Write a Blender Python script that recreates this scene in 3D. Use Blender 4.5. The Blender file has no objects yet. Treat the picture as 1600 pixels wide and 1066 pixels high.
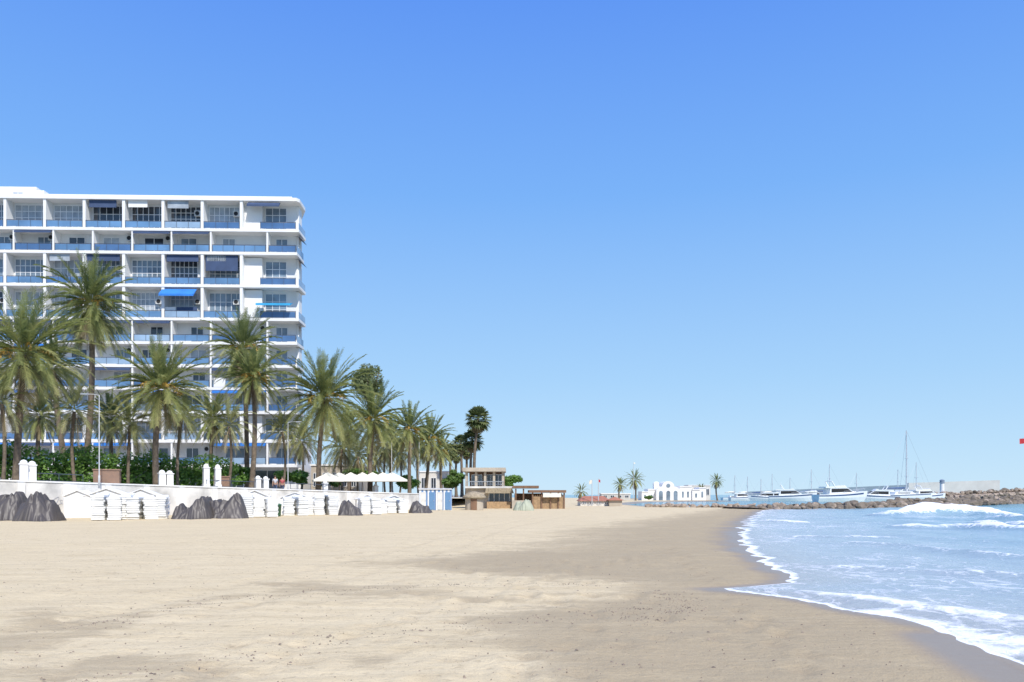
import bpy, bmesh, math, random
import numpy as np
from mathutils import Vector, Matrix
random.seed(7)
PI=math.pi
F=1244.0; H=1.6; HY=773.0
scene=bpy.context.scene
col=scene.collection
def at(px,py,Y): return Vector(((px-800)/F*Y, Y, H+(HY-py)/F*Y))
def gr(px,py):
    Y=H*F/(py-HY); return ((px-800)/F*Y, Y)

# ------------------------------------------------------------------ numpy noise
def vn(x,y,s=0):
    xi=np.floor(x).astype(np.int64); yi=np.floor(y).astype(np.int64)
    xf=x-xi; yf=y-yi
    u=xf*xf*(3-2*xf); v=yf*yf*(3-2*yf)
    def h(a,b):
        n=(a*374761393+b*668265263+s*974634777)&0x7fffffff
        n=((n^(n>>13))*1274126177)&0x7fffffff
        return ((n^(n>>16))&0xffff)/65535.0
    return (h(xi,yi)*(1-u)+h(xi+1,yi)*u)*(1-v)+(h(xi,yi+1)*(1-u)+h(xi+1,yi+1)*u)*v
def fbm(x,y,s=0,o=4):
    r=0;a=.5;t=0
    for k in range(o):
        r=r+a*vn(x*2**k+k*17.3,y*2**k-k*9.1,s+k); t+=a; a*=.5
    return r/t
def sst(a,b,x):
    t=np.clip((x-a)/(b-a),0,1); return t*t*(3-2*t)

# ------------------------------------------------------------------ materials
def _nt(name):
    m=bpy.data.materials.new(name); m.use_nodes=True
    nt=m.node_tree; b=nt.nodes['Principled BSDF']; return m,nt,b
def lk(nt,a,b): nt.links.new(a,b)
def mathn(nt,op,a,b=None,c=None,clamp=False):
    n=nt.nodes.new('ShaderNodeMath'); n.operation=op; n.use_clamp=clamp
    for i,x in enumerate((a,b,c)):
        if x is None: continue
        if isinstance(x,(int,float)): n.inputs[i].default_value=x
        else: lk(nt,x,n.inputs[i])
    return n.outputs[0]
def mixc(nt,f,a,b):
    n=nt.nodes.new('ShaderNodeMix'); n.data_type='RGBA'
    for k,x in ((0,f),(6,a),(7,b)):
        if isinstance(x,(int,float)): n.inputs[k].default_value=x
        elif isinstance(x,tuple): n.inputs[k].default_value=(*x[:3],1)
        else: lk(nt,x,n.inputs[k])
    return n.outputs[2]
def noisen(nt,vec,scale,detail=4,rough=.55,dist=0):
    n=nt.nodes.new('ShaderNodeTexNoise'); n.inputs['Scale'].default_value=scale
    n.inputs['Detail'].default_value=detail; n.inputs['Roughness'].default_value=rough
    n.inputs['Distortion'].default_value=dist
    if vec is not None: lk(nt,vec,n.inputs['Vector'])
    return n.outputs['Fac']
def ramp(nt,f,stops):
    n=nt.nodes.new('ShaderNodeValToRGB'); e=n.color_ramp.elements
    while len(e)<len(stops): e.new(.5)
    for i,(p,c) in enumerate(stops):
        e[i].position=p; e[i].color=(*c,1) if isinstance(c,tuple) else (c,c,c,1)
    lk(nt,f,n.inputs[0]); return n.outputs[0]
def bumpn(nt,h,strength,dist=.05):
    n=nt.nodes.new('ShaderNodeBump'); n.inputs['Strength'].default_value=strength
    n.inputs['Distance'].default_value=dist; lk(nt,h,n.inputs['Height']); return n.outputs[0]
def coord(nt,which='Object'):
    return nt.nodes.new('ShaderNodeTexCoord').outputs[which]
def attr(nt,name):
    n=nt.nodes.new('ShaderNodeAttribute'); n.attribute_name=name; return n.outputs['Fac']
def mat(name,c,rough=.6,var=.15,scale=2.0,bump=0,bscale=20,metal=0,spec=.5):
    m,nt,b=_nt(name); v=coord(nt)
    f=noisen(nt,v,scale,5)
    f=ramp(nt,f,[(.3,0.0),(.7,1.0)])
    lo=tuple(x*(1-var) for x in c); hi=tuple(min(1,x*(1+var*.6)) for x in c)
    lk(nt,mixc(nt,f,lo,hi),b.inputs['Base Color'])
    b.inputs['Roughness'].default_value=rough; b.inputs['Metallic'].default_value=metal
    b.inputs['Specular IOR Level'].default_value=spec
    if bump: lk(nt,bumpn(nt,noisen(nt,v,bscale,4),bump),b.inputs['Normal'])
    return m
def leafmat(name,c0,c1,c2,trans=.25):
    m,nt,b=_nt(name); v=coord(nt)
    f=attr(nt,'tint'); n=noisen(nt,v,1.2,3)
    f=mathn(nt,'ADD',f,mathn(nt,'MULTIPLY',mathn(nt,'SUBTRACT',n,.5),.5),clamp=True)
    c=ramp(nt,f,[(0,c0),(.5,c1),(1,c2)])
    lk(nt,c,b.inputs['Base Color']); b.inputs['Roughness'].default_value=.5
    b.inputs['Specular IOR Level'].default_value=.35
    t=nt.nodes.new('ShaderNodeBsdfTranslucent'); lk(nt,c,t.inputs[0])
    mx=nt.nodes.new('ShaderNodeMixShader'); mx.inputs[0].default_value=trans
    lk(nt,b.outputs[0],mx.inputs[1]); lk(nt,t.outputs[0],mx.inputs[2])
    lk(nt,mx.outputs[0],nt.nodes['Material Output'].inputs[0])
    return m
M={}
M['white']=mat('white_render',(.80,.79,.77),.7,.06,.35)
M['white2']=mat('weathered_white',(.70,.68,.64),.8,.34,.7,.2,12)
M['slab']=mat('white_slab',(.80,.79,.77),.7,.07,.5)
M['offwall']=mat('balcony_wall',(.74,.735,.72),.8,.1,.5)
M['frame']=mat('white_aluminium',(.74,.75,.76),.4,.05,2)
M['rail']=mat('dark_rail',(.06,.075,.11),.4,.1,2)
M['blueglass']=mat('blue_balcony_glass',(.14,.275,.47),.12,.4,.22,spec=.7)
M['blueglass2']=mat('deep_blue_balcony_glass',(.08,.165,.33),.12,.4,.25,spec=.7)
M['paleglass']=mat('pale_balcony_glass',(.30,.42,.56),.12,.3,.25,spec=.7)
M['glass']=mat('window_glass',(.20,.26,.32),.08,.5,.5,spec=.8)
M['glassdark']=mat('dark_glass',(.05,.06,.075),.08,.4,.5,spec=.8)
M['curtain']=mat('curtained_glass',(.38,.42,.46),.25,.35,.8)
M['navy']=mat('navy_canvas',(.05,.08,.16),.8,.2,1)
M['bright']=mat('bright_blue_canvas',(.03,.20,.62),.8,.15,1)
M['cyan']=mat('cyan_canvas',(.04,.38,.68),.8,.15,1)
M['ac']=mat('ac_white',(.62,.62,.60),.5,.05,3)
M['dark']=mat('dark_void',(.02,.02,.022),.8,.2,2)
M['canvas']=mat('cream_canvas',(.78,.74,.64),.85,.06,1)
M['steel']=mat('galvanised_steel',(.5,.51,.52),.4,.1,4,metal=.5)
M['lampwhite']=mat('lamp_grey_paint',(.50,.51,.51),.4,.06,4)
M['plastic']=mat('sunbed_plastic',(.80,.80,.78),.4,.05,3)
M['tarp']=mat('tarp',(.088,.076,.070),.5,.18,1.2,.25,3)
M['tarpgreen']=mat('tarp_green',(.36,.38,.28),.6,.15,1.6,.3,4)
M['conc']=mat('beige_concrete',(.46,.40,.32),.85,.18,1.2,.2,14)
M['grey']=mat('grey_concrete',(.50,.49,.46),.85,.2,.3,.2,8)
M['palewall']=mat('pale_harbour_render',(.68,.64,.57),.85,.14,.2,.2,8)
M['wood']=mat('brown_wood',(.21,.12,.07),.7,.3,2.5,.3,16)
M['cane']=mat('cane_screen',(.42,.28,.155),.8,.3,4,.4,30)
M['thatch']=mat('thatch',(.38,.31,.21),.9,.35,5,.8,30)
M['terra']=mat('terracotta',(.42,.17,.105),.8,.2,3,.3,15)
M['trunk']=mat('palm_trunk',(.18,.138,.097),.9,.45,4,.8,12)
M['bark']=mat('bark',(.12,.09,.065),.9,.4,4,.8,12)
M['stain']=mat('blue_sail_cover',(.06,.11,.24),.5,.15,2)
M['cap']=mat('blue_grey_lead',(.22,.27,.34),.5,.15,2)
M['hullw']=mat('white_gelcoat',(.82,.82,.80),.4,.04,.7,spec=.3)
M['hullb']=mat('blue_gelcoat',(.04,.08,.20),.2,.08,.7)
M['alu']=mat('mast_alloy',(.60,.60,.61),.35,.05,2,metal=.3)
M['rocklow']=mat('dark_boulder',(.21,.17,.128),.9,.5,.9,.7,5)
M['rockhi']=mat('pale_boulder',(.37,.295,.23),.9,.4,.9,.7,5)
M['red']=mat('red_cloth',(.55,.03,.035),.7,.12,3)
M['skin']=mat('skin',(.45,.27,.19),.55,.06,6)
M['hair']=mat('hair',(.035,.022,.015),.6,.2,9)
M['shirtr']=mat('red_shirt',(.40,.09,.09),.8,.1,6)
M['shirtw']=mat('pale_shirt',(.55,.55,.58),.8,.1,6)
M['denim']=mat('denim',(.06,.09,.17),.8,.15,6)
M['green']=mat('green_plastic',(.04,.13,.07),.4,.1,3)
M['pave']=mat('paving',(.40,.35,.29),.85,.15,.8,.1,10)
M['scrib']=mat('grey_spray_paint',(.40,.41,.45),.7,.1,4)
def brickmat():
    m,nt,b=_nt('brick'); n=nt.nodes.new('ShaderNodeTexBrick')
    mp=nt.nodes.new('ShaderNodeMapping'); mp.inputs['Rotation'].default_value=(PI/2,0,0)
    lk(nt,coord(nt),mp.inputs[0]); lk(nt,mp.outputs[0],n.inputs[0])
    n.inputs['Color1'].default_value=(.27,.14,.085,1); n.inputs['Color2'].default_value=(.20,.11,.07,1)
    n.inputs['Mortar'].default_value=(.38,.33,.27,1); n.inputs['Scale'].default_value=4
    lk(nt,n.outputs[0],b.inputs['Base Color']); b.inputs['Roughness'].default_value=.9
    return m
M['brick']=brickmat()
def stripemat():
    m,nt,b=_nt('blue_white_boards'); s=nt.nodes.new('ShaderNodeSeparateXYZ'); lk(nt,coord(nt),s.inputs[0])
    x=mathn(nt,'ADD',s.outputs[0],s.outputs[1])
    f=mathn(nt,'GREATER_THAN',mathn(nt,'FRACT',mathn(nt,'MULTIPLY',x,2.4)),.5)
    n=noisen(nt,coord(nt),5)
    c=mixc(nt,f,(.74,.75,.76),(.14,.27,.50))
    lk(nt,mixc(nt,mathn(nt,'MULTIPLY',n,.25),c,(.3,.3,.3)),b.inputs['Base Color']); b.inputs['Roughness'].default_value=.6
    return m
M['stripe']=stripemat()
M['leafp']=leafmat('date_palm_leaf',(.125,.165,.055),(.29,.325,.11),(.48,.465,.19),.48)
M['leafpale']=leafmat('pale_palm_leaf',(.19,.215,.08),(.33,.34,.145),(.48,.45,.22),.42)
M['leaffan']=leafmat('fan_palm_leaf',(.065,.095,.035),(.14,.175,.06),(.25,.265,.12),.35)
M['leafdead']=leafmat('dead_frond',(.17,.14,.075),(.28,.235,.13),(.40,.34,.2),.35)
M['fruit']=leafmat('fruit_stalk',(.42,.23,.04),(.56,.35,.07),(.62,.44,.11),.25)
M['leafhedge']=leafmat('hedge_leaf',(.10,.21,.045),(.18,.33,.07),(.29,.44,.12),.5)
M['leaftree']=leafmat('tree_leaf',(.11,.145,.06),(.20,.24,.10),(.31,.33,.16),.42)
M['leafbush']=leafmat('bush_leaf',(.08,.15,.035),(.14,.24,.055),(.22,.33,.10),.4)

# ------------------------------------------------------------------ builders
class MB:
    def __init__(s): s.v=[]; s.f=[]; s.t=[]
    def add(s,vs,fs,tint=.5):
        o=len(s.v); s.v.extend([tuple(p) for p in vs])
        for f in fs: s.f.append([i+o for i in f]); s.t.append(tint)
    def box(s,x0,x1,y0,y1,z0,z1):
        vs=[Vector((x,y,z)) for z in (z0,z1) for y in (y0,y1) for x in (x0,x1)]
        s.add(vs,[(0,2,3,1),(4,5,7,6),(0,1,5,4),(2,6,7,3),(0,4,6,2),(1,3,7,5)])
    def plan(s,poly,z0,z1):
        n=len(poly); vs=[(x,y,z0) for x,y in poly]+[(x,y,z1) for x,y in poly]
        s.add(vs,[tuple(range(n))[::-1],tuple(range(n,2*n))]+[(i,(i+1)%n,(i+1)%n+n,i+n) for i in range(n)])
    def tube(s,pts,rad,n=6,tint=.5,cap=True):
        pts=[Vector(p) for p in pts]; vs=[]
        if isinstance(rad,(int,float)): rad=[rad]*len(pts)
        for i,p in enumerate(pts):
            d=(pts[min(i+1,len(pts)-1)]-pts[max(i-1,0)]).normalized()
            a=d.cross(Vector((0,1,0)) if abs(d.y)<.9 else Vector((1,0,0))).normalized(); b=d.cross(a)
            for k in range(n):
                t=2*PI*k/n; vs.append(p+(a*math.cos(t)+b*math.sin(t))*rad[i])
        fs=[]
        for i in range(len(pts)-1):
            for k in range(n):
                k2=(k+1)%n; fs.append((i*n+k,i*n+k2,(i+1)*n+k2,(i+1)*n+k))
        if cap: fs.append(tuple(range(n))[::-1]); fs.append(tuple((len(pts)-1)*n+k for k in range(n)))
        s.add(vs,fs,tint)
    def lathe(s,prof,c=(0,0,0),n=16):
        vs=[];fs=[]
        for r,z in prof:
            for k in range(n):
                t=2*PI*k/n; vs.append((c[0]+r*math.cos(t),c[1]+r*math.sin(t),c[2]+z))
        for i in range(len(prof)-1):
            for k in range(n):
                k2=(k+1)%n; fs.append((i*n+k,i*n+k2,(i+1)*n+k2,(i+1)*n+k))
        fs.append(tuple(range(n))[::-1]); fs.append(tuple((len(prof)-1)*n+k for k in range(n)))
        s.add(vs,fs)
    def side(s,poly,y0,y1):
        n=len(poly); vs=[(x,y0,z) for x,z in poly]+[(x,y1,z) for x,z in poly]
        fs=[tuple(range(n)),tuple(range(n,2*n))[::-1]]+[(i,i+n,(i+1)%n+n,(i+1)%n) for i in range(n)]
        s.add(vs,fs)
    def build(s,name,m,parent=None,smooth=False,loc=None):
        me=bpy.data.meshes.new(name); me.from_pydata(s.v,[],s.f); me.update()
        a=me.attributes.new('tint','FLOAT','FACE'); a.data.foreach_set('value',np.array(s.t,dtype=np.float32))
        if smooth: me.polygons.foreach_set('use_smooth',[True]*len(me.polygons))
        me.materials.append(m)
        o=bpy.data.objects.new(name,me); col.objects.link(o)
        if parent: o.parent=parent
        if loc is not None: o.location=loc
        return o
def tag(o,label=None,cat=None,group=None,kind=None):
    if label: o['label']=label
    if cat: o['category']=cat
    if group: o['group']=group
    if kind: o['kind']=kind
    return o
def empty(name,loc=(0,0,0),rz=0,label=None,cat=None,group=None):
    o=bpy.data.objects.new(name,None); col.objects.link(o); o.location=loc; o.rotation_euler=(0,0,rz)
    o.empty_display_size=.2
    return tag(o,label,cat,group)
def grid(name,P,m,attrs={},smooth=True):
    R,C,_=P.shape; me=bpy.data.meshes.new(name)
    me.vertices.add(R*C); me.vertices.foreach_set('co',P.reshape(-1).astype(np.float32))
    i=np.arange(R*C).reshape(R,C); q=np.stack([i[:-1,:-1],i[:-1,1:],i[1:,1:],i[1:,:-1]],-1).reshape(-1,4)
    n=len(q); me.loops.add(n*4); me.loops.foreach_set('vertex_index',q.reshape(-1).astype(np.int32))
    me.polygons.add(n); me.polygons.foreach_set('loop_start',(np.arange(n)*4).astype(np.int32))
    me.update(calc_edges=True)
    if smooth: me.polygons.foreach_set('use_smooth',np.ones(n,dtype=bool))
    for k,a in attrs.items():
        at_=me.attributes.new(k,'FLOAT','POINT'); at_.data.foreach_set('value',a.reshape(-1).astype(np.float32))
    me.materials.append(m); o=bpy.data.objects.new(name,me); col.objects.link(o); return o

# ------------------------------------------------------------------ beach
SH=np.array([(-20,5.2),(0,4.9),(5,4.7),(6.9,4.75),(9.17,5.0),(10.3,4.9),(11.6,4.55),(12.8,4.0),(13.6,3.65),(13.95,4.3),(14.5,5.2),(17,5.65),
 (20,6.3),(24.3,7.1),(29.7,8.4),(38,11),(47.4,14),(62,19),(75,23.5),(92,30.5),(98,27),(105,18.5),(140,18),(185,30),(205,56),(320,60),(420,20),(600,-200)])
def shore(Y):
    x=np.interp(Y,SH[:,0],SH[:,1])
    w=sst(5,9,Y)*(1-sst(85,95,Y))
    return x+w*((fbm(Y*.9,Y*0+3.1,5,3)-.5)*.55*np.clip(Y/14,.4,3)+(vn(Y*3.1,Y*0,8)-.5)*.12)
def sandmat():
    m,nt,b=_nt('beach_sand'); v=coord(nt)
    w=attr(nt,'wet'); fl=attr(nt,'film'); ft=attr(nt,'print')
    n1=noisen(nt,v,1.1,7,.68); n2=noisen(nt,v,9,5,.65); n3=noisen(nt,v,70,3,.6); n4=noisen(nt,v,.35,4)
    mp=nt.nodes.new('ShaderNodeMapping'); mp.inputs['Rotation'].default_value=(0,0,-.55); mp.inputs['Scale'].default_value=(.35,3,1)
    lk(nt,v,mp.inputs[0]); n5=noisen(nt,mp.outputs[0],1.6,5,.6)
    mp2=nt.nodes.new('ShaderNodeMapping'); mp2.inputs['Rotation'].default_value=(0,0,.28); mp2.inputs['Scale'].default_value=(.06,1.5,1)
    lk(nt,v,mp2.inputs[0]); n6=noisen(nt,mp2.outputs[0],2.2,4,.6)
    t=mathn(nt,'ADD',w,mathn(nt,'MULTIPLY',mathn(nt,'SUBTRACT',n1,.5),1.5))
    t=mathn(nt,'ADD',t,mathn(nt,'MULTIPLY',mathn(nt,'SUBTRACT',n2,.5),.8))
    t=mathn(nt,'ADD',t,mathn(nt,'MULTIPLY',mathn(nt,'SUBTRACT',n5,.5),.7))
    t=ramp(nt,t,[(.24,0.0),(.55,.62),(1.0,1.0)])
    dry=mixc(nt,n4,(.67,.545,.335),(.735,.605,.395))
    dry=mixc(nt,ramp(nt,n5,[(.42,0.0),(.72,.65)]),dry,(.58,.46,.275))
    dry=mixc(nt,ramp(nt,n6,[(.48,0.0),(.66,.6)]),dry,(.57,.455,.275))
    damp=mixc(nt,n1,(.365,.285,.172),(.48,.385,.245))
    c=mixc(nt,t,dry,damp)
    c=mixc(nt,ramp(nt,n2,[(.32,.45),(.45,0.0)]),c,(.32,.245,.15))
    c=mixc(nt,ramp(nt,n3,[(.30,.45),(.44,0.0)]),c,(.22,.165,.11))
    c=mixc(nt,ramp(nt,n3,[(.62,0.0),(.75,.3)]),c,(.78,.69,.53))
    c=mixc(nt,mathn(nt,'MULTIPLY',ft,.6),c,(.31,.235,.15))
    c=mixc(nt,fl,c,(.28,.215,.15))
    lk(nt,c,b.inputs['Base Color'])
    r=mathn(nt,'SUBTRACT',.9,mathn(nt,'MULTIPLY',fl,.66)); lk(nt,r,b.inputs['Roughness'])
    b.inputs['Specular IOR Level'].default_value=.3
    h=mathn(nt,'ADD',mathn(nt,'MULTIPLY',n2,1.0),mathn(nt,'MULTIPLY',n3,.4))
    h=mathn(nt,'ADD',h,mathn(nt,'MULTIPLY',n5,.6)); h=mathn(nt,'ADD',h,mathn(nt,'MULTIPLY',n6,.7))
    h=mathn(nt,'MULTIPLY',h,mathn(nt,'SUBTRACT',1.0,mathn(nt,'MULTIPLY',fl,.95)))
    lk(nt,bumpn(nt,h,.5,.07),b.inputs['Normal'])
    return m
def pline(X,Y,pts):
    best=np.full(X.shape,1e9); tt=np.zeros(X.shape)
    n=len(pts)-1
    for i in range(n):
        ax,ay=pts[i]; bx,by=pts[i+1]; dx,dy=bx-ax,by-ay
        t=np.clip(((X-ax)*dx+(Y-ay)*dy)/(dx*dx+dy*dy),0,1)
        d=np.hypot(X-ax-t*dx,Y-ay-t*dy); k=d<best; best=np.where(k,d,best); tt=np.where(k,(i+t)/n,tt)
    return best,tt
R,C=560,640
Yr=np.geomspace(4,440,R)-12
v=np.linspace(-1,1,C); s=np.sign(v)*np.abs(v)**1.8*1.2
Y=np.repeat(Yr[:,None],C,1); X=s[None,:]*(Y+25)
sx=shore(Y); d=X-sx
amp=(1-sst(-2.0,-.1,d))
z=(fbm(X*.35,Y*.35,1,4)-.5)*.10+(fbm(X*1.8,Y*1.8,2,3)-.5)*.05
foot=np.zeros_like(X); dark=np.zeros_like(X); rs=np.random.RandomState(4)
near=(Y<34)&(Y>4)
def dent(fx,fy,a,k=1.0):
    sel=near&(np.abs(Y-fy)<.6)&(np.abs(X-fx)<.6)
    dx=X[sel]-fx; dy=Y[sel]-fy; u=dx*math.cos(a)+dy*math.sin(a); w=-dx*math.sin(a)+dy*math.cos(a)
    q=(u/.19)**2+(w/.12)**2
    foot[sel]+=k*(-.035*np.exp(-q)+.016*np.exp(-(np.sqrt(q)-1.6)**2*3)); dark[sel]=np.maximum(dark[sel],np.exp(-q*1.3)*.5*k)
for k in range(240):
    fy=5+24*rs.rand()**1.3; dent(rs.uniform(-.62,.2)*fy,fy,rs.rand()*PI,rs.uniform(.5,1.1))
for x0,y0,ang,n in ((-3.2,6.2,1.15,26),(2.6,6.0,1.45,30),(-.5,7.5,.5,22),(3.1,9.8,2.6,16),(-6,11,.2,26),(1.2,10.5,1.9,18)):
    for k in range(n):
        ax=math.cos(ang); ay=math.sin(ang); sgn=(-1)**k
        dent(x0+ax*.62*k-ay*.11*sgn,y0+ay*.62*k+ax*.11*sgn,ang,.9)
for off in (0,1.5):
    tb,_=pline(X,Y,[(-7+off,5),(-5.2+off,12),(-3.2+off,24),(-1.5+off,40),(3+off,60)])
    kk=np.exp(-(tb/.16)**2); foot-=.02*kk; dark=np.maximum(dark,.30*kk*(.5+.5*np.sin(Y*9)))
z=(z+foot)*amp
z=z-np.clip(d,0,18)*.07
XB=np.array([(0,.4),(5,.1),(8.8,-.9),(10.5,-.5),(12.3,.8),(14.2,1.6),(15.5,.9),(16.6,-.6),(18.6,-2.6),(20.3,-1.6),(23,.3),(30,2.0),(38,4.0),(47,7.6),(62,13.5),(92,24.5),(120,40)])
xb=np.interp(Y,XB[:,0],XB[:,1])
wet=sst(-1.7,1.5,(X-xb+(fbm(X*.45,Y*.45,11,5)-.5)*3.4)/np.clip(Y/12,.7,2.4))*.98
n11=fbm(X*.9,Y*.9,21,5)
b1,_=pline(X,Y,[(-9,6.8),(-5.4,9.0),(-5.0,11.8),(-3.6,13.6),(-1,12.6)])
b2,_=pline(X,Y,[(-8,6.0),(-3.8,6.9),(-2.2,7.6)])
wet=np.maximum(wet,(1-sst(.0,1.4,b1+(n11-.5)*3.0))*.55)
wet=np.maximum(wet,(1-sst(.0,1.1,b2+(n11-.5)*2.4))*.55)
film=sst(-.7,-.05,(d+(fbm(X*1.5,Y*.6,31,3)-.5)*.8)/np.clip(Y/14,.8,2.5))*.85
bf,_=pline(X,Y,[(4.1,5),(4.35,7),(4.75,9)])
film=np.maximum(film,.85*(1-sst(.15,.6,bf)))
o=grid('beach_sand',np.stack([X,Y,z],-1),sandmat(),{'wet':wet,'film':film,'print':dark}); tag(o,'pale dry sand of the beach turning brown and damp toward the water','sand',kind='structure')
mb=MB(); rr=random.Random(5)
lines=[[(-4,6.5),(-1.5,9),(1.2,10.6),(2.6,12)],[(-5.5,9),(-4.4,12),(-1.5,14),(1.8,14)],[(1.5,9.6),(2.6,11.5),(2.4,13)]]
for k in range(2900):
    if k<1900: fy=5+30*rr.random()**1.6; fx=rr.uniform(-.66,.5)*fy
    else:
        ln=rr.choice(lines); i=rr.randrange(len(ln)-1); t=rr.random(); sp=rr.gauss(0,.22)
        fx=ln[i][0]+(ln[i+1][0]-ln[i][0])*t+rr.gauss(0,.2); fy=ln[i][1]+(ln[i+1][1]-ln[i][1])*t+sp
    sxx=float(shore(np.array(fy)))
    if fx>sxx-.6: continue
    r=rr.choice([.006,.008,.01,.012,.02]); a=rr.random()*PI
    vs=[(fx+r*math.cos(a+i*PI/2.5)*rr.uniform(.7,1.4),fy+r*math.sin(a+i*PI/2.5)*rr.uniform(.7,1.4),-.03) for i in range(5)]+[(fx,fy,.03+r*.5)]
    mb.add(vs,[(i,(i+1)%5,5) for i in range(5)])
Zs=z
for i in range(0,len(mb.v),6):
    x,y,_=mb.v[i+5]; ri=int(np.interp(math.log(y+12),np.log(Yr+12),np.arange(R))); sv=x/(y+25)/1.2; vv=math.copysign(abs(sv)**(1/1.8),sv)
    ci=int((vv+1)/2*(C-1)); zz=float(Zs[ri,ci])
    for j in range(5): mb.v[i+j]=(mb.v[i+j][0],mb.v[i+j][1],zz-.004)
    mb.v[i+5]=(x,y,zz+.010)
o=mb.build('pebbles',mat('pebble',(.26,.20,.15),.8,.6,3)); tag(o,'scattered pebbles and shell bits lying on the sand','pebbles',kind='stuff')

# ------------------------------------------------------------------ water
def watermat(name,foamy):
    m,nt,b=_nt(name); v=coord(nt)
    if foamy:
        dd=attr(nt,'depth'); fo=attr(nt,'foam')
        mp=nt.nodes.new('ShaderNodeMapping'); mp.inputs['Rotation'].default_value=(0,0,.35); mp.inputs['Scale'].default_value=(1.3,.8,1)
        lk(nt,v,mp.inputs[0])
        nz=nt.nodes.new('ShaderNodeTexNoise'); nz.inputs['Scale'].default_value=1.2; nz.inputs['Detail'].default_value=4; lk(nt,mp.outputs[0],nz.inputs['Vector'])
        av=nt.nodes.new('ShaderNodeVectorMath'); av.operation='MULTIPLY_ADD'; lk(nt,nz.outputs['Color'],av.inputs[0]); av.inputs[1].default_value=(1.2,1.2,0); lk(nt,mp.outputs[0],av.inputs[2])
        vo=nt.nodes.new('ShaderNodeTexVoronoi'); vo.feature='DISTANCE_TO_EDGE'; vo.inputs['Scale'].default_value=1.7; lk(nt,av.outputs[0],vo.inputs['Vector'])
        vo2=nt.nodes.new('ShaderNodeTexVoronoi'); vo2.feature='DISTANCE_TO_EDGE'; vo2.inputs['Scale'].default_value=4.5; lk(nt,av.outputs[0],vo2.inputs['Vector'])
        lace=ramp(nt,vo.outputs[0],[(0,1.0),(.17,0.0)]); lace2=ramp(nt,vo2.outputs[0],[(0,1.0),(.20,0.0)])
        n1=noisen(nt,mp.outputs[0],.55,5,.6); n2=noisen(nt,v,7,5,.7)
        t=mathn(nt,'ADD',fo,mathn(nt,'MULTIPLY',lace,.30)); t=mathn(nt,'ADD',t,mathn(nt,'MULTIPLY',lace2,.16))
        t=mathn(nt,'ADD',t,mathn(nt,'MULTIPLY',mathn(nt,'SUBTRACT',n1,.5),.9)); t=mathn(nt,'ADD',t,mathn(nt,'MULTIPLY',mathn(nt,'SUBTRACT',n2,.5),.5))
        fm=ramp(nt,t,[(.53,0.0),(.97,1.0)])
        wc=ramp(nt,dd,[(0,(.41,.40,.37)),(.05,(.38,.42,.43)),(.25,(.27,.38,.43)),(1,(.10,.27,.32))])
        lk(nt,mixc(nt,fm,wc,(.82,.84,.86)),b.inputs['Base Color'])
        lk(nt,mathn(nt,'ADD',mathn(nt,'MULTIPLY',fm,.6),.16),b.inputs['Roughness'])
        h=mathn(nt,'ADD',mathn(nt,'MULTIPLY',noisen(nt,v,3.0,5,.6),1.0),mathn(nt,'MULTIPLY',fm,.25))
        lk(nt,bumpn(nt,h,.6,.10),b.inputs['Normal'])
    else:
        f=noisen(nt,v,.05,4)
        lk(nt,mixc(nt,f,(.06,.21,.26),(.09,.26,.31)),b.inputs['Base Color']); b.inputs['Roughness'].default_value=.12
        lk(nt,bumpn(nt,noisen(nt,v,.8,5,.65),.6,.4),b.inputs['Normal'])
    b.inputs['IOR'].default_value=1.33
    return m
R2,C2=720,280
Yw=np.geomspace(2.5,112,R2)-14
u=np.linspace(0,1,C2)**2.0
Y2=np.repeat(Yw[:,None],C2,1); s2=shore(Y2[:,:1]); d2=u[None,:]*(.8*np.clip(Y2,0,200)+40); X2=s2+d2
zw=-.004+.034*np.clip(d2/.6,0,1)
zw+=np.clip(d2/10,0,1)*(fbm(X2*.35,Y2*.22,41,4)-.5)*.34+np.clip(d2/3,0,1)*(fbm(X2*1.2,Y2*1.0,42,3)-.5)*.06
rim=1-sst(.03,.26,d2/np.clip(Y2/12,.6,2))
foam=rim*1.0
lacezone=(1-sst(2,15,d2))*.28+.02
foam=np.maximum(foam,lacezone*(.35+1.3*fbm(X2*.25,Y2*.18,43,3)))
def ridge(pts,hgt,wd,foamamt,seed,fw=1.0):
    global zw,foam
    pts=[gr(*p) for p in pts]
    dist,t=pline(X2,Y2,pts); taper=np.sin(np.clip(t,0,1)*PI)**.5
    n=fbm(X2*.5,Y2*.5,seed,4)
    pr=np.exp(-(dist/wd)**2)
    zw=zw+hgt*pr*taper*(.35+1.3*n)*np.clip((d2-.1)/1.2,0,1)
    foam=np.maximum(foam,foamamt*np.exp(-(dist/(wd*fw))**2)*(.25+1.3*n)*np.clip(taper*2,0,1))
ridge([(1360,808),(1400,807),(1450,806),(1520,806),(1590,808)],.70,1.0,1.25,51,.9)
ridge([(1540,812),(1590,815),(1640,818),(1700,822)],.45,.9,.9,61,.8)
ridge([(1520,819),(1570,823),(1640,828),(1720,832)],.28,.6,.9,52,.8)
ridge([(1385,825),(1440,827),(1500,828),(1560,832),(1640,838),(1700,842)],.34,.5,1.25,53,.85)
ridge([(1185,814),(1220,816),(1262,818)],.12,.5,1.1,54)
ridge([(1320,850),(1420,856),(1560,872),(1700,880)],.10,.4,.6,55)
ridge([(1280,885),(1400,893),(1600,905),(1700,915)],.07,.3,.66,56)
ridge([(1235,925),(1320,935),(1450,955),(1600,975),(1700,990)],.05,.38,.78,57)
ridge([(1230,840),(1300,842),(1400,840)],.08,.45,.6,58)
ridge([(1340,950),(1420,970),(1500,992),(1600,1008),(1700,1030)],.03,.36,1.2,59)
ridge([(1440,985),(1520,1008),(1600,1024),(1700,1045)],.02,.22,1.05,60)
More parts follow.
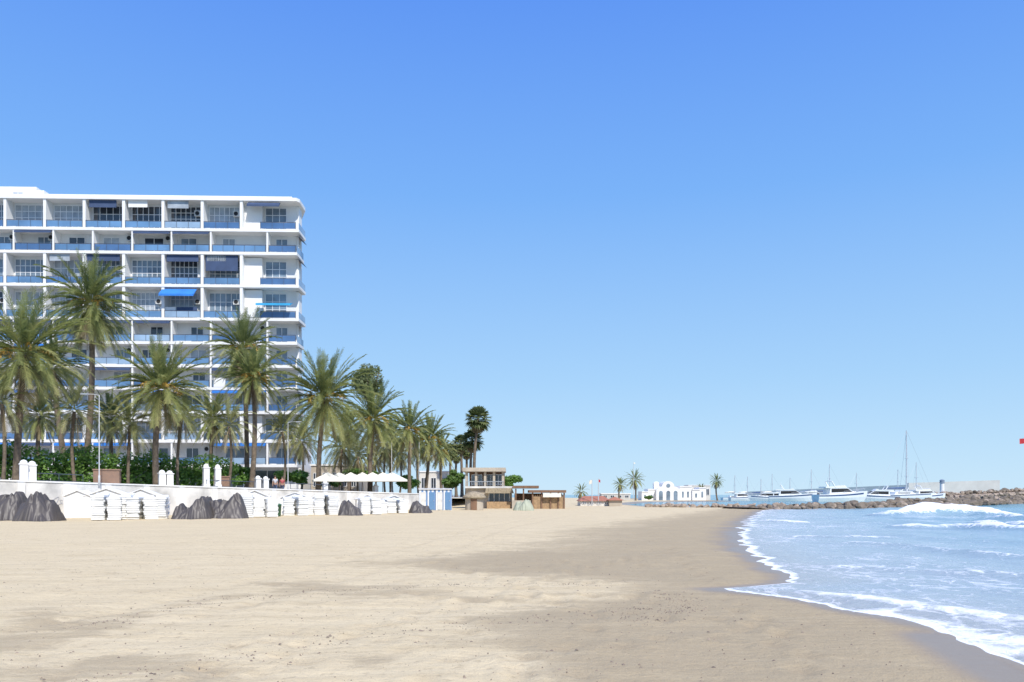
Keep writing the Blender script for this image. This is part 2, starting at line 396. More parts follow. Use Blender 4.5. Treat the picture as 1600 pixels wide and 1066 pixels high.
dep=np.clip(d2/40,0,1)
o=grid('shallow_water',np.stack([X2,Y2,zw],-1),watermat('surf_water',True),{'foam':foam,'depth':dep}); tag(o,'shallow sea water with white surf running up the sand','water',kind='structure')
mb=MB(); S=9000; mb.add([(-S,-400,-.16),(S,-400,-.16),(S,S,-.16),(-S,S,-.16)],[(0,1,2,3)])
tag(mb.build('sea',watermat('open_water',False)),'calm blue sea reaching the horizon','sea',kind='structure')

# ------------------------------------------------------------------ promenade
NI=Vector((-.812,.584,0))
def Wp(t): return Vector((-34+23*t,53+32*t,0))
def zt(t): return 2.5-.83*max(-.9,min(1.1,t))
def gz(x,y):
    t=((x+34)*23+(y-53)*32)/1553; return zt(t)-.35
WL=[(*Wp(-.9)[:2],zt(-.9)),(*Wp(0)[:2],zt(0)),(*Wp(.5)[:2],zt(.5)),(*Wp(1.0)[:2],zt(1.0)),(-8.8,90,1.6),(-6,140,1.55),(0,330,1.55)]
mb=MB()
for a,b in zip(WL[:-1],WL[1:]):
    mb.add([(a[0],a[1],a[2]-.35),(b[0],b[1],b[2]-.35),(b[0]-420,b[1]+130,b[2]-.35),(a[0]-420,a[1]+130,a[2]-.35)],[(0,1,2,3)])
tag(mb.build('promenade',M['pave']),'paved promenade raised behind the white wall','promenade',kind='structure')
wroot=empty('promenade_wall',(*Wp(0)[:2],0),0,'long low white wall between the sand and the promenade','wall')
mb=MB(); mc=MB(); o0=Wp(0)
for a,b in zip(WL[:4],WL[1:5]):
    A=Vector(a)-o0; B=Vector(b)-o0
    n=Vector((B.y-A.y,-(B.x-A.x),0)).normalized()
    def pr(m_,off0,off1,za,zb,top):
        p=[A+n*off0,B+n*off0,B+n*off1,A+n*off1]
        zz=[(za,A.z+top),(zb,B.z+top),(zb,B.z+top),(za,A.z+top)]
        vs=[(q.x,q.y,zz[i][0] if za<0 else (A.z if i in(0,3) else B.z)) for i,q in enumerate(p)]+[(q.x,q.y,zz[i][1]) for i,q in enumerate(p)]
        m_.add(vs,[(0,1,2,3)[::-1],(4,5,6,7),(0,1,5,4),(1,2,6,5),(2,3,7,6),(3,0,4,7)])
    pr(mb,0,-.4,-.4,-.4,-.003); pr(mc,.06,-.46,0.1,0.1,.10)
mb.build('wall_body',M['white2'],wroot); mc.build('coping',M['white'],wroot)
for k in range(13):
    t=.03+.075*k; p=Wp(t)-o0; e=Vector((.584,.812,0)); q=MB(); hh=zt(t)
    vs=[p+e*a-NI*b for a,b in ((-.22,.003),(.22,.003),(.22,.16),(-.22,.16))]
    q.add([(x.x,x.y,-.2) for x in vs]+[(x.x,x.y,hh-.06) for x in vs],[(0,1,5,4),(1,2,6,5),(2,3,7,6),(3,0,4,7),(4,5,6,7)]); q.build('pilaster',M['white'],wroot)
mb=MB(); pts=[]
for k in range(70):
    q=k/69; p=Wp(.035+.10*q)-o0; nn=-NI
    pts.append(p+nn*.02+Vector((0,0,.95+.35*math.sin(q*31)+.18*math.cos(q*53)))+Vector((.25*math.cos(q*40),.35*math.cos(q*40),0)))
mb.tube(pts,.022,4); mb.build('graffiti',M['scrib'],wroot)

def gate_post(px,ytop,ybot,Y,w,label):
    p=at(px,ybot,Y); hgt=(ybot-ytop)/F*Y
    r=empty('gate_post',p-Vector((0,0,.3)),.62,label,'post','white round-topped posts along the wall')
    mb=MB(); mb.box(-w/2,w/2,-w/2,w/2,0,hgt*.78+.3); mb.box(-w/2-.04,w/2+.04,-w/2-.04,w/2+.04,0,.28); mb.build('shaft',M['white'],r)
    mb=MB(); z0=hgt*.78+.302; mb.box(-w/2-.05,w/2+.05,-w/2-.05,w/2+.05,z0,z0+.08)
    mb.lathe([(w*.5,z0+.08),(w*.47,z0+.08+hgt*.07),(w*.33,z0+.08+hgt*.14),(w*.1,z0+.08+hgt*.18)],n=14); mb.build('cap',M['white'],r)
for a in [(37,719,752,54.6,.5,'white post with rounded top, left of the first pair on the wall'),
 (50,721,753,55.2,.5,'white post with rounded top, right of the first pair on the wall'),
 (253,735,760,63.0,.48,'white post left of the pair beside the dark tarp heap'),
 (265,736,760,63.5,.48,'white post right of the pair beside the dark tarp heap'),
 (322,725,756,66.5,.46,'white post left of the pair at the end of the hedge'),
 (340,726,757,67.4,.46,'white post right of the pair at the end of the hedge'),
 (403,744,765,71,.44,'white post left of the pair below the two-headed palm cluster'),
 (415,745,766,71.5,.44,'white post right of the pair below the two-headed palm cluster'),
 (508,752,769,77,.42,'white post standing under the large bushy date palm'),
 (587,757,773,84,.42,'white post on the wall nearest the striped beach cabins')]: gate_post(*a)
def brick_box(px0,px1,y0,y1,Y,label):
    a=at(px0,y1,Y); b=at(px1,y0,Y); w=b.x-a.x; hgt=b.z-a.z+.5
    r=empty('brick_planter',((a.x+b.x)/2,Y+.3,a.z-.5),.3,label,'planter','brick planters on the promenade')
    mb=MB(); mb.box(-w/2,w/2,-.4,.4,0,hgt-.1); mb.build('brick_body',M['brick'],r)
    mb=MB(); mb.box(-w/2-.05,w/2+.05,-.45,.45,hgt-.098,hgt); mb.build('rim',M['brick'],r)
brick_box(146,183,733,757,59.5,'brown brick planter on the promenade in front of the hedge')
brick_box(333,356,744,760,69,'small brown brick planter beside the white posts')
def railing(t0,t1,label):
    A=Wp(t0)+NI*.8; B=Wp(t1)+NI*.8; A.z=zt(t0)-.35; B.z=zt(t1)-.35
    r=empty('railing',A,0,label,'railing','dark railings along the promenade'); L=B-A
    mb=MB(); mb.tube([Vector((0,0,1.0)),L+Vector((0,0,1.0))],.03,5); mb.tube([Vector((0,0,.5)),L+Vector((0,0,.5))],.02,5); mb.build('handrail',M['rail'],r)
    n=int(L.length/1.6); mb=MB()
    for k in range(n+1):
        q=L*(k/n); mb.tube([q,q+Vector((0,0,1.0))],.025,5)
    mb.build('uprights',M['rail'],r)
railing(.06,.145,'dark metal railing between the first white posts and the brick planter')
railing(.40,.52,'dark metal railing between the two middle pairs of white posts')
railing(.62,.74,'dark metal railing below the large bushy date palm')

# ------------------------------------------------------------------ apartment building
D0=97.0; PM=F/D0; ZB=2.0
B=empty('apartment_building',((463-800)/F*D0,D0,ZB),math.atan(.03),'tall white apartment block with rows of blue glass balconies','building')
L=46.0
ys=[312,361,397,448,500,537,573,608,645,690,728]
ty='ABAABBBBAB'
def zl(y): return H+(HY-y)/PM-ZB
zs=[zl(y) for y in ys]
mb=MB(); mb.plan([(-L,1.5),(-.35,1.5),(-.35,2.6),(-4.6,15),(-L,15)],-1,zs[0]-.02); mb.build('wall',M['offwall'],B)
for i,zz in enumerate(zs):
    mb=MB()
    if i==0: mb.plan([(-L,-.18),(.05,-.18),(.33,.3),(.33,3.3),(-4.1,15.2),(-L,15.2)],zz-.25,zz+.15)
    else: mb.box(-L,-.02,-.12,1.498,zz-.17,zz+.17)
    mb.build('roof_slab' if i==0 else 'floor_slab',M['slab'],B)
mb=MB(); mb.plan([(-L,.2),(-.6,.2),(-.6,2.6),(-4.9,14.8),(-L,14.8)],zs[0]+.152,zs[0]+.42); mb.build('parapet',M['slab'],B)
rb=random.Random(12)
def window(x0,x1,z0,z1,y,nc,nr,gm,parent=B,name='window'):
    f=MB(); w=.07
    for k in range(nc+1):
        xx=x0+(x1-x0)*k/nc; f.box(xx-w/2,xx+w/2,y-.09,y-.005,z0,z1)
    for k in range(nr+1):
        zz=z0+(z1-z0)*k/nr; f.box(x0+.002,x1-.002,y-.084,y-.008,zz-w/2,zz+w/2)
    fo=f.build(name,M['frame'],parent)
    g=MB(); g.box(x0,x1,y-.035,y-.003,z0,z1); g.build('pane',gm,fo)
def rail(x0,x1,z,gm,panel=None):
    r=MB(); r.box(x0,x1,-.09,-.01,z+.98,z+1.04); n=max(1,int((x1-x0)/1.1))
    for k in range(n+1):
        xx=x0+.03+(x1-x0-.06)*k/n; r.box(xx-.022,xx+.022,-.085,-.015,z+.172,z+.978)
    ro=r.build('balcony_railing',M['rail'],B)
    g=MB(); g.box(x0+.06,x1-.06,-.065,-.035,z+.24,z+.95); g.build('glass_panel',gm,ro)
    if panel:
        q=MB(); q.box(panel[0],panel[1],-.14,-.092,z+.19,z+1.3); q.build('privacy_panel',M['white'],ro)
def awning(x0,x1,ztop,drop,m,out=.6):
    a=MB(); y0=.1; y1=-.2-out
    a.add([(x0,y0,ztop),(x1,y0,ztop),(x1,y1,ztop-drop),(x0,y1,ztop-drop),(x0,y0,ztop-.05),(x1,y0,ztop-.05),(x1,y1,ztop-drop-.25),(x0,y1,ztop-drop-.25)],
      [(0,1,2,3),(4,7,6,5),(3,2,6,7),(0,3,7,4),(1,5,6,2)]); a.build('awning',m,B)
def blind(x0,x1,z0,z1,m):
    a=MB(); a.box(x0,x1,.15,.19,z0,z1); a.build('sun_blind',m,B)
def ac(x,z,y=1.5):
    a=MB(); a.box(x-.45,x+.45,y-.36,y-.004,z,z+.65); o=a.build('air_conditioner',M['ac'],B)
    f=MB(); c=[(x-.1+.26*math.cos(k*PI/8),y-.37,z+.32+.26*math.sin(k*PI/8)) for k in range(16)]
    f.add(c,[tuple(range(16))]); f.build('fan_grille',M['dark'],o)
NC=8
glist=['glass','glass','glassdark','curtain','glass','curtain']
glr=['blueglass','blueglass','blueglass','blueglass2','paleglass','blueglass']
for i,t in enumerate(ty):
    zt_,zb_=zs[i],zs[i+1]
    x0s=-6.63 if t=='A' else -10.3
    divs=[x0s-4.70*k for k in range(NC+1)]
    if t=='B': divs=[-3.5]+divs[:NC]
    for xx in divs:
        ww=.17 if t=='A' else .10
        q=MB(); q.box(xx-ww,xx+ww,-.06,1.499,zb_+.172,zt_-.172 if i else zt_-.252); q.build('divider_wall',M['slab'],B)
    for k in range(len(divs)-1):
        b_,a_=divs[k],divs[k+1]; a=a_+.18; b=b_-.18
        zlo=zb_+.172; zhi=zt_-.172
        if t=='A':
            gm=M['glassdark'] if (i==0 and k in(1,2,3)) else M[rb.choice(glist)]
            xe=b-rb.choice([.15,.5,.9]); window(a+.2,xe,zlo+.1,zhi-.35,1.5,rb.choice([5,6]),rb.choice([3,3,4]),gm)
            rail(a,b,zb_,M[rb.choice(glr)])
            if rb.random()<.4: ac(b-.7,zlo+1.9,1.38)
            if rb.random()<.25: blind(a+.3,a+rb.uniform(1.5,3.6),zhi-rb.uniform(.5,1.0),zhi-.05,M[rb.choice(['navy','curtain','curtain','white'])])
        else:
            gm=M[rb.choice(['glassdark','glass','curtain','glassdark'])]
            xm=a+(b-a)*rb.uniform(.08,.45); wd=rb.choice([1.5,1.9,2.3]); wd=min(wd,b-xm-.2)
            window(xm,xm+wd,zlo,zlo+2.05,1.5,2,1,gm,name='balcony_door')
            rail(a,b,zb_,M[rb.choice(glr)],(a+.2,a+1.6) if rb.random()<.08 else None)
            if rb.random()<.45: awning(a,b,zhi-.01,.16,M['navy'] if i<5 else M[rb.choice(['navy','bright','bright'])],.12)
            if rb.random()<.3: ac(b-.6,zlo+1.6,1.4)
    a=divs[0]+.18; zlo=zb_+.172; zhi=zt_-.172
    if t=='A':
        q=MB(); q.box(a,a+2.1,.75,1.498,zlo,zhi-.1); q.build('corner_wall',M['white'],B)
        window(a+2.35,a+4.9,zlo+.4,zhi-.4,1.5,3,3,M['glass'])
        rail(a+2.1,-.05,zb_,M['blueglass2'])
    else:
        window(a+.5,a+1.9,zlo,zlo+2.05,1.5,2,1,M['glass'],name='balcony_door'); rail(a,-.05,zb_,M['blueglass2'])
def lx(px): return (px-463)/PM
awning(lx(256),lx(309),zs[3]-.35,.9,M['bright'],.9); blind(lx(278),lx(309),zs[4]+.3,zs[4]+1.5,M['navy'])
awning(lx(404),lx(457),zs[3]-2.0,.3,M['cyan'],.9)
blind(lx(322),lx(372),zs[2]-2.1,zs[2]-.2,M['navy']); blind(lx(262),lx(311),zs[2]-1.0,zs[2]-.2,M['navy'])
blind(lx(385),lx(412),zs[3]-3.7,zs[3]-2.6,M['white']); awning(lx(388),lx(438),zs[0]-.35,.45,M['navy'],.3)
blind(lx(252),lx(276),zs[4]+.2,zs[4]+1.5,M['white'])
blind(lx(140),lx(190),zs[2]-1.0,zs[2]-.2,M['navy'])
for i in range(1,len(zs)):
    jut=.36 if ty[i-1]=='A' else .14
    q=MB(); q.plan([(-.018,-.12),(jut-.03,-.12),(jut,3.4),(-.30,3.6),(-.3,1.6),(-.018,1.6)],zs[i]-.17,zs[i]+.17); q.build('side_balcony',M['slab'],B)
    q=MB(); xe=jut-.06
    q.add([(xe,-.05,zs[i]+.2),(xe+.02,3.3,zs[i]+.2),(xe+.02,3.3,zs[i]+1.0),(xe,-.05,zs[i]+1.0)],[(0,1,2,3)])
    q.build('side_railing',M['paleglass'],B)
    q=MB(); q.box(-.345,-.05,1.55,3.1,zs[i]+.172,zs[i-1]-.26); q.build('side_wall',M['white'],B)
    if i in (2,3,5,8):
        q=MB(); q.add([(-.1,.8,zs[i-1]-.3),(-.1,2.6,zs[i-1]-.3),(.72,2.6,zs[i-1]-1.0),(.72,.8,zs[i-1]-1.0)],[(0,1,2,3)]); q.build('side_awning',M['navy'],B)
q=MB(); x1=lx(55); q.box(-L+.5,x1-.05,3,8,zs[0]+.422,zs[0]+1.9); q.box(-L+.5,x1-1.1,3.2,8,zs[0]+1.902,zs[0]+2.4); q.build('roof_house',M['white'],B)
window(lx(6),lx(22),zs[0]+.9,zs[0]+1.6,2.998,2,1,M['curtain'])
for k in range(9):
    q=MB(); q.box(-6.4-4.7*k,-6.0-4.7*k,-.05,1.49,-1,zs[-1]-.18); q.build('ground_floor_pier',M['slab'],B)
window(-40,-2,.2,2.6,1.5,20,1,M['glassdark'],name='shop_front')

# ------------------------------------------------------------------ plants
def frond_set(mb,seed,R,n,elo,ehi,leaf,lw,droop,npair=28,tlo=.0,thi=1.0,r0=.2,vee=.35,curl=1.0):
    rd=random.Random(seed)
    for i in range(n):
        q=(i+.5)/n; az=i*2.39996+rd.uniform(-.3,.3)
        el=math.radians(ehi+(elo-ehi)*q**.9+rd.uniform(-10,10))
        Lf=R*rd.uniform(.8,1.15)*(1.0 if q>.15 else .8+q)
        dr=Vector((math.cos(az)*math.cos(el),math.sin(az)*math.cos(el),math.sin(el)))
        p=Vector((math.cos(az)*r0,math.sin(az)*r0,.3*math.sin(el))); N=9; st=Lf/N
        pts=[p.copy()]; swing=rd.uniform(-.06,.06); lat=dr.cross(Vector((0,0,1)))
        for k in range(N):
            g=droop*(.05+.20*(k/N)**1.3)*(abs(math.cos(el))*.9+.15)
            dr=(dr+Vector((0,0,-g))+lat*swing).normalized(); p=p+dr*st; pts.append(p.copy())
        base=tlo+(thi-tlo)*(q*.35+rd.uniform(0,.5))
        mb.tube(pts,[.035*(1-.85*k/N) for k in range(N+1)],3,min(1,base+.3),cap=False)
        for j in range(npair):
            t=.14+.86*(j+.5)/npair; x=t*N; k=min(int(x),N-1); fr=x-k
            c=pts[k].lerp(pts[k+1],fr); tg=(pts[k+1]-pts[k]).normalized()
            sd=tg.cross(Vector((0,0,1)))
            if sd.length<.05: sd=Vector((math.sin(az),-math.cos(az),0))
            sd.normalize(); up=sd.cross(tg)
            ll=leaf*(.45+.75*math.sin(PI*min(1,t*.92+.06))**.7)*rd.uniform(.75,1.15)
            for s_ in (-1,1):
                dl=(sd*s_*.7+tg*(.75+.6*t)+up*vee*rd.uniform(.2,1.4)).normalized()
                mid=c+dl*ll*.55; tip=c+dl*ll+Vector((0,0,-ll*.22*curl*rd.uniform(.5,1.5)))
                w=tg*lw*.5
                tn=max(0,min(1,base+(t-.45)*.35+rd.uniform(-.15,.15)))
                mb.add([c-w,c+w,mid+w*.8,tip,mid-w*.8],[(0,1,2,3,4)],tn)
def trunk_mb(base,top,r0,r1,seed,ringy=.25,bulge=1.35):
    rd=random.Random(seed); mb=MB(); n=int(max(12,(top-base).length/.28)); pts=[];rad=[]
    bend=Vector((rd.uniform(-.3,.3),rd.uniform(-.3,.3),0))
    for k in range(n+1):
        t=k/n; p=base.lerp(top,t)+bend*math.sin(PI*t)
        r=r0+(r1-r0)*t; r*=1+.35*math.exp(-t*14)
        if t>.86: r*=1+(bulge-1)*math.sin(PI*min(1,(t-.86)/.14))
        r*=(1+ringy*.3*(k%2)); pts.append(p);rad.append(r)
    mb.tube(pts,rad,10); return mb
def palm(px,cx,cy,Y,R,seed,label,nf=80,dead=14,fruit=True,m='leafp',elo=-46,group='date palms along the promenade',droop=.78,leaf=.62,lw=.078,base_z=None,tr=.25,name='palm_tree',npair=28):
    C_=at(cx,cy,Y); bx=(px-800)/F*Y; bz=gz(bx,Y) if base_z is None else base_z
    r=empty(name,(bx,Y,bz-.05),0,label,'palm tree',group)
    top=C_-Vector((bx,Y,bz-.05))
    trunk_mb(Vector((0,0,0)),top-Vector((0,0,.15)),tr,tr*.8,seed).build('trunk',M['trunk'],r,True)
    mb=MB(); frond_set(mb,seed,R,nf,elo,84,leaf*R/4.4,lw,droop,npair=npair); mb.build('crown',M[m],r,loc=top)
    if dead:
        mb=MB(); frond_set(mb,seed+50,R*.72,dead,-78,-48,leaf*R/4.4*.8,lw,.6,npair=18,r0=.25); mb.build('dead_fronds',M['leafdead'],r,loc=top-Vector((0,0,.35)))
    if fruit:
        rd=random.Random(seed+9); mb=MB()
        for k in range(12):
            az=rd.random()*2*PI; d_=Vector((math.cos(az),math.sin(az),rd.uniform(.5,1.1))); p=Vector((0,0,.1)); pts=[p.copy()]
            for j in range(6): d_.z-=.26; p=p+d_.normalized()*R*.07; pts.append(p.copy())
            mb.tube(pts,.035,3,rd.random())
            for j in range(16):
                e=pts[-1-rd.randint(0,2)]; q=e+Vector((rd.uniform(-.2,.2),rd.uniform(-.2,.2),rd.uniform(-.4,.05))); mb.tube([e,q],.022,3,rd.random())
        mb.build('fruit_stalks',M['fruit'],r,loc=top)
    return r
palm(25,38,552,58,4.9,1,'leftmost tall date palm with wide arching crown beside the white post pair',96,16)
palm(128,142,474,68,4.3,2,'tallest date palm, its thick shaggy crown against the upper floors',112,38,elo=-68)
palm(110,82,575,70,3.1,3,'dark date palm half hidden behind the leftmost tall palm',58,12,False)
palm(245,252,608,64,4.2,4,'date palm with drooping crown in front of the middle of the apartment block',96,14)
palm(386,380,546,82,4.2,5,'taller back palm of the pair at the right end of the apartment block',94,26,elo=-58)
palm(392,396,590,76,3.5,6,'lower front palm of the pair at the right end of the apartment block',76,12)
palm(497,507,622,80,5.1,7,'large bushy date palm with the widest crown, right of the apartment block',132,14,elo=-56)
palm(578,583,656,86,4.1,8,'golden centred date palm between the bushy palm and the parasols',96,14)
palm(640,640,672,95,3.5,9,'slim date palm behind the right end of the parasol terrace',70,12,tr=.22)
palm(664,672,688,103,3.7,10,'date palm next to the striped cabins, rightmost of the promenade row',76,14,tr=.22)
palm(690,688,706,112,2.9,11,'small date palm just beyond the end of the promenade row',58,8,tr=.2)
palm(546,545,672,104,3.6,12,'date palm in the back row between the bushy palm and the golden centred palm',66,14,False)
palm(612,612,684,108,3.4,13,'date palm in the back row behind the right parasols',62,14,False)
palm(655,654,700,118,3.2,14,'small back row date palm between the two rightmost promenade palms',56,12,False,tr=.2)
palm(455,452,655,100,3.2,15,'back row date palm beside the corner of the apartment block',56,16,False)
palm(330,332,655,80,2.8,16,'low back row date palm between the drooping palm and the pair of palms',56,12,False,tr=.2)
palm(172,172,652,76,2.7,17,'low back row date palm behind the lamp post by the hedge',54,12,False,tr=.2)
palm(60,62,648,72,2.7,18,'low back row date palm behind the leftmost hedge section',54,12,False,tr=.2)
pk=dict(m='leafpale',fruit=False,droop=1.5,elo=-38,leaf=.75,lw=.065,tr=.13,group='small pale palms on the promenade',npair=24)
for i,(px,cx,cy,Y,R_,lab) in enumerate([(118,116,640,62,2.9,'pale feathery palm left of the lamp post by the hedge'),
 (200,203,662,65,2.8,'pale feathery palm between the brick planter and the drooping date palm'),
 (278,284,650,68,2.7,'pale feathery palm right of the drooping date palm'),
 (355,358,664,71,2.7,'pale feathery palm behind the small brick planter'),
 (440,441,672,80,2.6,'pale feathery palm under the corner of the apartment block'),
 (4,3,628,57,2.4,'pale feathery palm cut by the left edge of the photo'),
 (470,472,690,90,2.8,'pale shaggy palm behind the trunk of the large bushy palm'),
 (536,534,700,92,3.0,'pale shaggy palm above the left parasols'),
 (602,603,698,100,2.8,'pale shaggy palm above the right parasols'),
 (560,560,712,98,2.6,'low pale palm behind the middle parasols'),
 (624,624,708,106,2.8,'pale shaggy palm between the two slim date palms'),
 (586,585,715,108,2.6,'low pale palm behind the golden centred date palm trunk')]):
    palm(px,cx,cy,Y,R_,100+i,lab,30 if i<6 else 50,6 if i<6 else 18,**pk)
dk=dict(base_z=0.0,fruit=False,npair=16,lw=.12,group='palms near the marina',tr=.22)
palm(908,908,768,135,1.3,200,'tiny distant palm left of the flagpoles',30,4,**dk)
palm(968,969,757,215,2.3,201,'distant palm left of the white arched building, shorter of two',40,8,**dk)
palm(993,992,750,215,3.0,202,'distant palm beside the white arched building, taller of two',50,10,**dk)
palm(1121,1120,752,225,2.2,203,'distant palm at the right end of the white arched building',45,8,**dk)
palm(1096,1096,764,228,1.6,204,'small distant palm just right of the white arched wing',35,6,**dk)
def fan_palm(px,cx,cy,Y,R,seed,label):
    C_=at(cx,cy,Y); bx=(px-800)/F*Y; bz=1.15
    r=empty('fan_palm',(bx,Y,bz),0,label,'palm tree','tall fan palms at the end of the promenade')
    top=C_-Vector((bx,Y,bz)); trunk_mb(Vector((0,0,0)),top,.26,.17,seed,.12,1.1).build('trunk',M['trunk'],r,True)
    rd=random.Random(seed)
    def fans(n,elo,ehi,R_):
        mb=MB()
        for i in range(n):
            az=i*2.4+rd.uniform(-.2,.2); el=math.radians(ehi+(elo-ehi)*(i+.5)/n)
            d_=Vector((math.cos(az)*math.cos(el),math.sin(az)*math.cos(el),math.sin(el))); a=d_*R_*.55
            mb.tube([Vector((0,0,0)),a],.025,3,.7,cap=False)
            sd=d_.cross(Vector((0,0,1))).normalized(); up=sd.cross(d_); b_=rd.random()
            for k in range(15):
                th=math.radians(-105+15*k); v_=(d_*math.cos(th)+sd*math.sin(th)); l=R_*.62*(.75+.25*math.cos(th*.8))
                tip=a+v_*l+Vector((0,0,-.25*R_*rd.uniform(.2,1)))+up*.05; w=v_.cross(up).normalized()*l*.11
                mid=a+v_*l*.6; mb.add([a,mid+w,tip,mid-w],[(0,1,2,3)],max(0,min(1,b_*.7+.3*rd.random())))
        return mb
    fans(40,-50,85,R).build('crown',M['leaffan'],r,loc=top)
    fans(20,-85,-55,R*.75).build('dead_fronds',M['leafdead'],r,loc=top-Vector((0,0,.3)))
fan_palm(742,747,655,120,2.0,31,'tallest fan palm, its round head highest above the beach bar')
fan_palm(738,738,688,124,1.8,32,'fan palm with its head just below the tallest fan palm')
fan_palm(722,720,693,130,1.5,33,'fan palm left of the tallest, second head from it')
fan_palm(704,703,706,138,1.5,34,'short fan palm at the left of the fan palm cluster')
fan_palm(729,729,704,134,1.4,35,'short fan palm in the middle of the fan palm cluster')
fan_palm(713,713,712,142,1.3,36,'lowest fan palm between the short ones above the round bush')

def cloud(mb,blobs,n,size,seed,surf=.55):
    rd=random.Random(seed); tot=sum(b[1][0]*b[1][2] for b in blobs)
    for c,rx in blobs:
        bt=rd.uniform(-.18,.18)
        for k in range(int(n*rx[0]*rx[2]/tot)):
            d_=Vector((rd.gauss(0,1),rd.gauss(0,1),rd.gauss(0,1))).normalized(); rr_=surf+(1-surf)*rd.random()**.6
            rr_*=rd.uniform(.88,1.12)
            p=Vector(c)+Vector((d_.x*rx[0],d_.y*rx[1],d_.z*rx[2]))*rr_
            a=Vector((rd.gauss(0,1),rd.gauss(0,1),rd.gauss(0,.6))).normalized(); b_=a.cross(d_+Vector((.01,.2,.3))).normalized()
            s_=size*rd.uniform(.6,1.4)
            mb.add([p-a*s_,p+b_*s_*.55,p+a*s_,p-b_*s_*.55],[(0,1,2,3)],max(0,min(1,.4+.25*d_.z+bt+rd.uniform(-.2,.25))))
def leafy(name,px,py,Y,rpx,hpx,label,cat,m,n,size,seed,bz,grp=None,nb=14,trunk=True):
    c=at(px,py,Y); R_=rpx/F*Y; Hh=hpx/F*Y; r=empty(name,(c.x,Y,bz),0,label,cat,grp); rd=random.Random(seed); lc=Vector((0,0,c.z-bz))
    if trunk:
        mb=MB(); mb.tube([Vector((0,0,0)),Vector((.1,0,lc.z*.5)),lc],[R_*.13,R_*.1,R_*.05],8)
        for k in range(7):
            az=k*2.4; e=lc+Vector((math.cos(az)*R_*.7,math.sin(az)*R_*.7,Hh*rd.uniform(-.2,.6))); mb.tube([lc*.8,lc*.9+Vector((math.cos(az)*R_*.3,math.sin(az)*R_*.3,0)),e],[R_*.06,R_*.045,R_*.015],5)
        mb.build('trunk',M['bark'],r,True)
    bl=[]
    for k in range(nb):
        d_=Vector((rd.gauss(0,1),rd.gauss(0,1),rd.gauss(0,1))).normalized()*rd.uniform(.35,.75)
        q=rd.uniform(.28,.48); bl.append((lc+Vector((d_.x*R_,d_.y*R_,d_.z*Hh)),(q*R_,q*R_,q*Hh*.9)))
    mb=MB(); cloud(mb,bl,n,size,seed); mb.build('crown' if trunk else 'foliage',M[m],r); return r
leafy('broadleaf_tree',576,594,128,31,29,'round dark tree top rising behind the bushy date palm','tree','leaftree',6000,.17,41,1.2,nb=18)
leafy('round_bush',707,749,98,21,17,'round bright green bush left of the beach bar','bush','leafbush',2600,.14,42,.9,nb=10,trunk=False)
leafy('shrub',799,752,118,19,14,'dark shrub behind the beach bar roof','bush','leafhedge',2400,.15,43,.3,nb=9,trunk=False)
leafy('shrub',455,748,84,30,16,'dark green shrub behind the wall beneath the apartment block corner','bush','leafhedge',2600,.15,44,1.3,nb=10,trunk=False)
leafy('shrub',1012,778,206,10,5,'small green shrub at the left foot of the white arched building','bush','leafbush',700,.2,45,0,nb=6,trunk=False)
leafy('shrub',520,752,86,26,12,'low shrub between the bushy palm trunk and the parasols','bush','leafbush',1500,.14,46,1.3,nb=8,trunk=False)
leafy('shrub',632,748,100,24,18,'green shrub between the right parasols and the striped cabins','bush','leafhedge',2200,.15,47,1.2,nb=9,trunk=False)
leafy('shrub',560,742,98,40,14,'wide shrub directly behind the parasol row','bush','leafhedge',2600,.15,48,1.2,nb=12,trunk=False)
leafy('shrub',375,742,80,26,18,'green shrub behind the small brick planter','bush','leafhedge',2200,.15,49,1.6,nb=9,trunk=False)
hr=empty('hedge',(0,0,0),0,'long dark green hedge behind the white wall at left','hedge')
h0=Wp(-.25)+NI*6.5; h0.z=gz(h0.x,h0.y); hr.location=h0
bl=[]; rd=random.Random(3)
for k in range(70):
    t=-.25+.80*k/69; p=Wp(t)+NI*(6.5+rd.uniform(-.5,.6)); g=gz(p.x,p.y); topz=3.2+.3*math.sin(k*.5)+rd.uniform(-.15,.25)
    q=p-h0; q.z=g-h0.z
    bl.append((q+Vector((0,0,topz*.72)),(.95,.95,topz*.30))); bl.append((q+Vector((-.1,-.25,topz*.33)),(.95,.95,topz*.36)))
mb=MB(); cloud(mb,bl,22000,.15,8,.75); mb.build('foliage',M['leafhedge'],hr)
mb=MB()
for k in range(40):
    t=-.25+.80*k/39; p=Wp(t)+NI*6.7-h0; p.z=gz(*(p+h0)[:2])-h0.z
    mb.tube([p,p+Vector((0,0,2.6))],.05,5)
mb.build('stems',M['bark'],hr)

# ------------------------------------------------------------------ street lamps
def lamp(px,ytop,Y,label,arm=-1):
    bx=(px-800)/F*Y; bz=gz(bx,Y); hh=at(px,ytop,Y).z-bz
    r=empty('street_lamp',(bx,Y,bz),0,label,'street lamp','pale lamp posts along the promenade')
    mb=MB(); mb.tube([(0,0,0),(0,0,.9),(0,0,.92),(0,0,hh)],[.075,.07,.036,.024],10); mb.build('pole',M['lampwhite'],r,True)
    mb=MB(); mb.tube([(0,0,hh-.05),(arm*.4,0,hh+.04),(arm*.8,0,hh+.05)],.02,6); mb.build('arm',M['lampwhite'],r)
    mb=MB(); mb.side([(arm*.75,hh+.0),(arm*1.3,hh+.02),(arm*1.25,hh+.09),(arm*.8,hh+.09)],-.12,.12); mb.build('lamp_head',M['steel'],r)
lamp(155,617,56,'pale lamp post standing in front of the hedge at left',-1)
lamp(450,660,75,'pale lamp post left of the large bushy date palm',1)
lamp(612,692,85,'pale lamp post rising beside the right end of the parasols',-1)
lamp(655,682,100,'pale lamp post behind the striped cabins',-1)

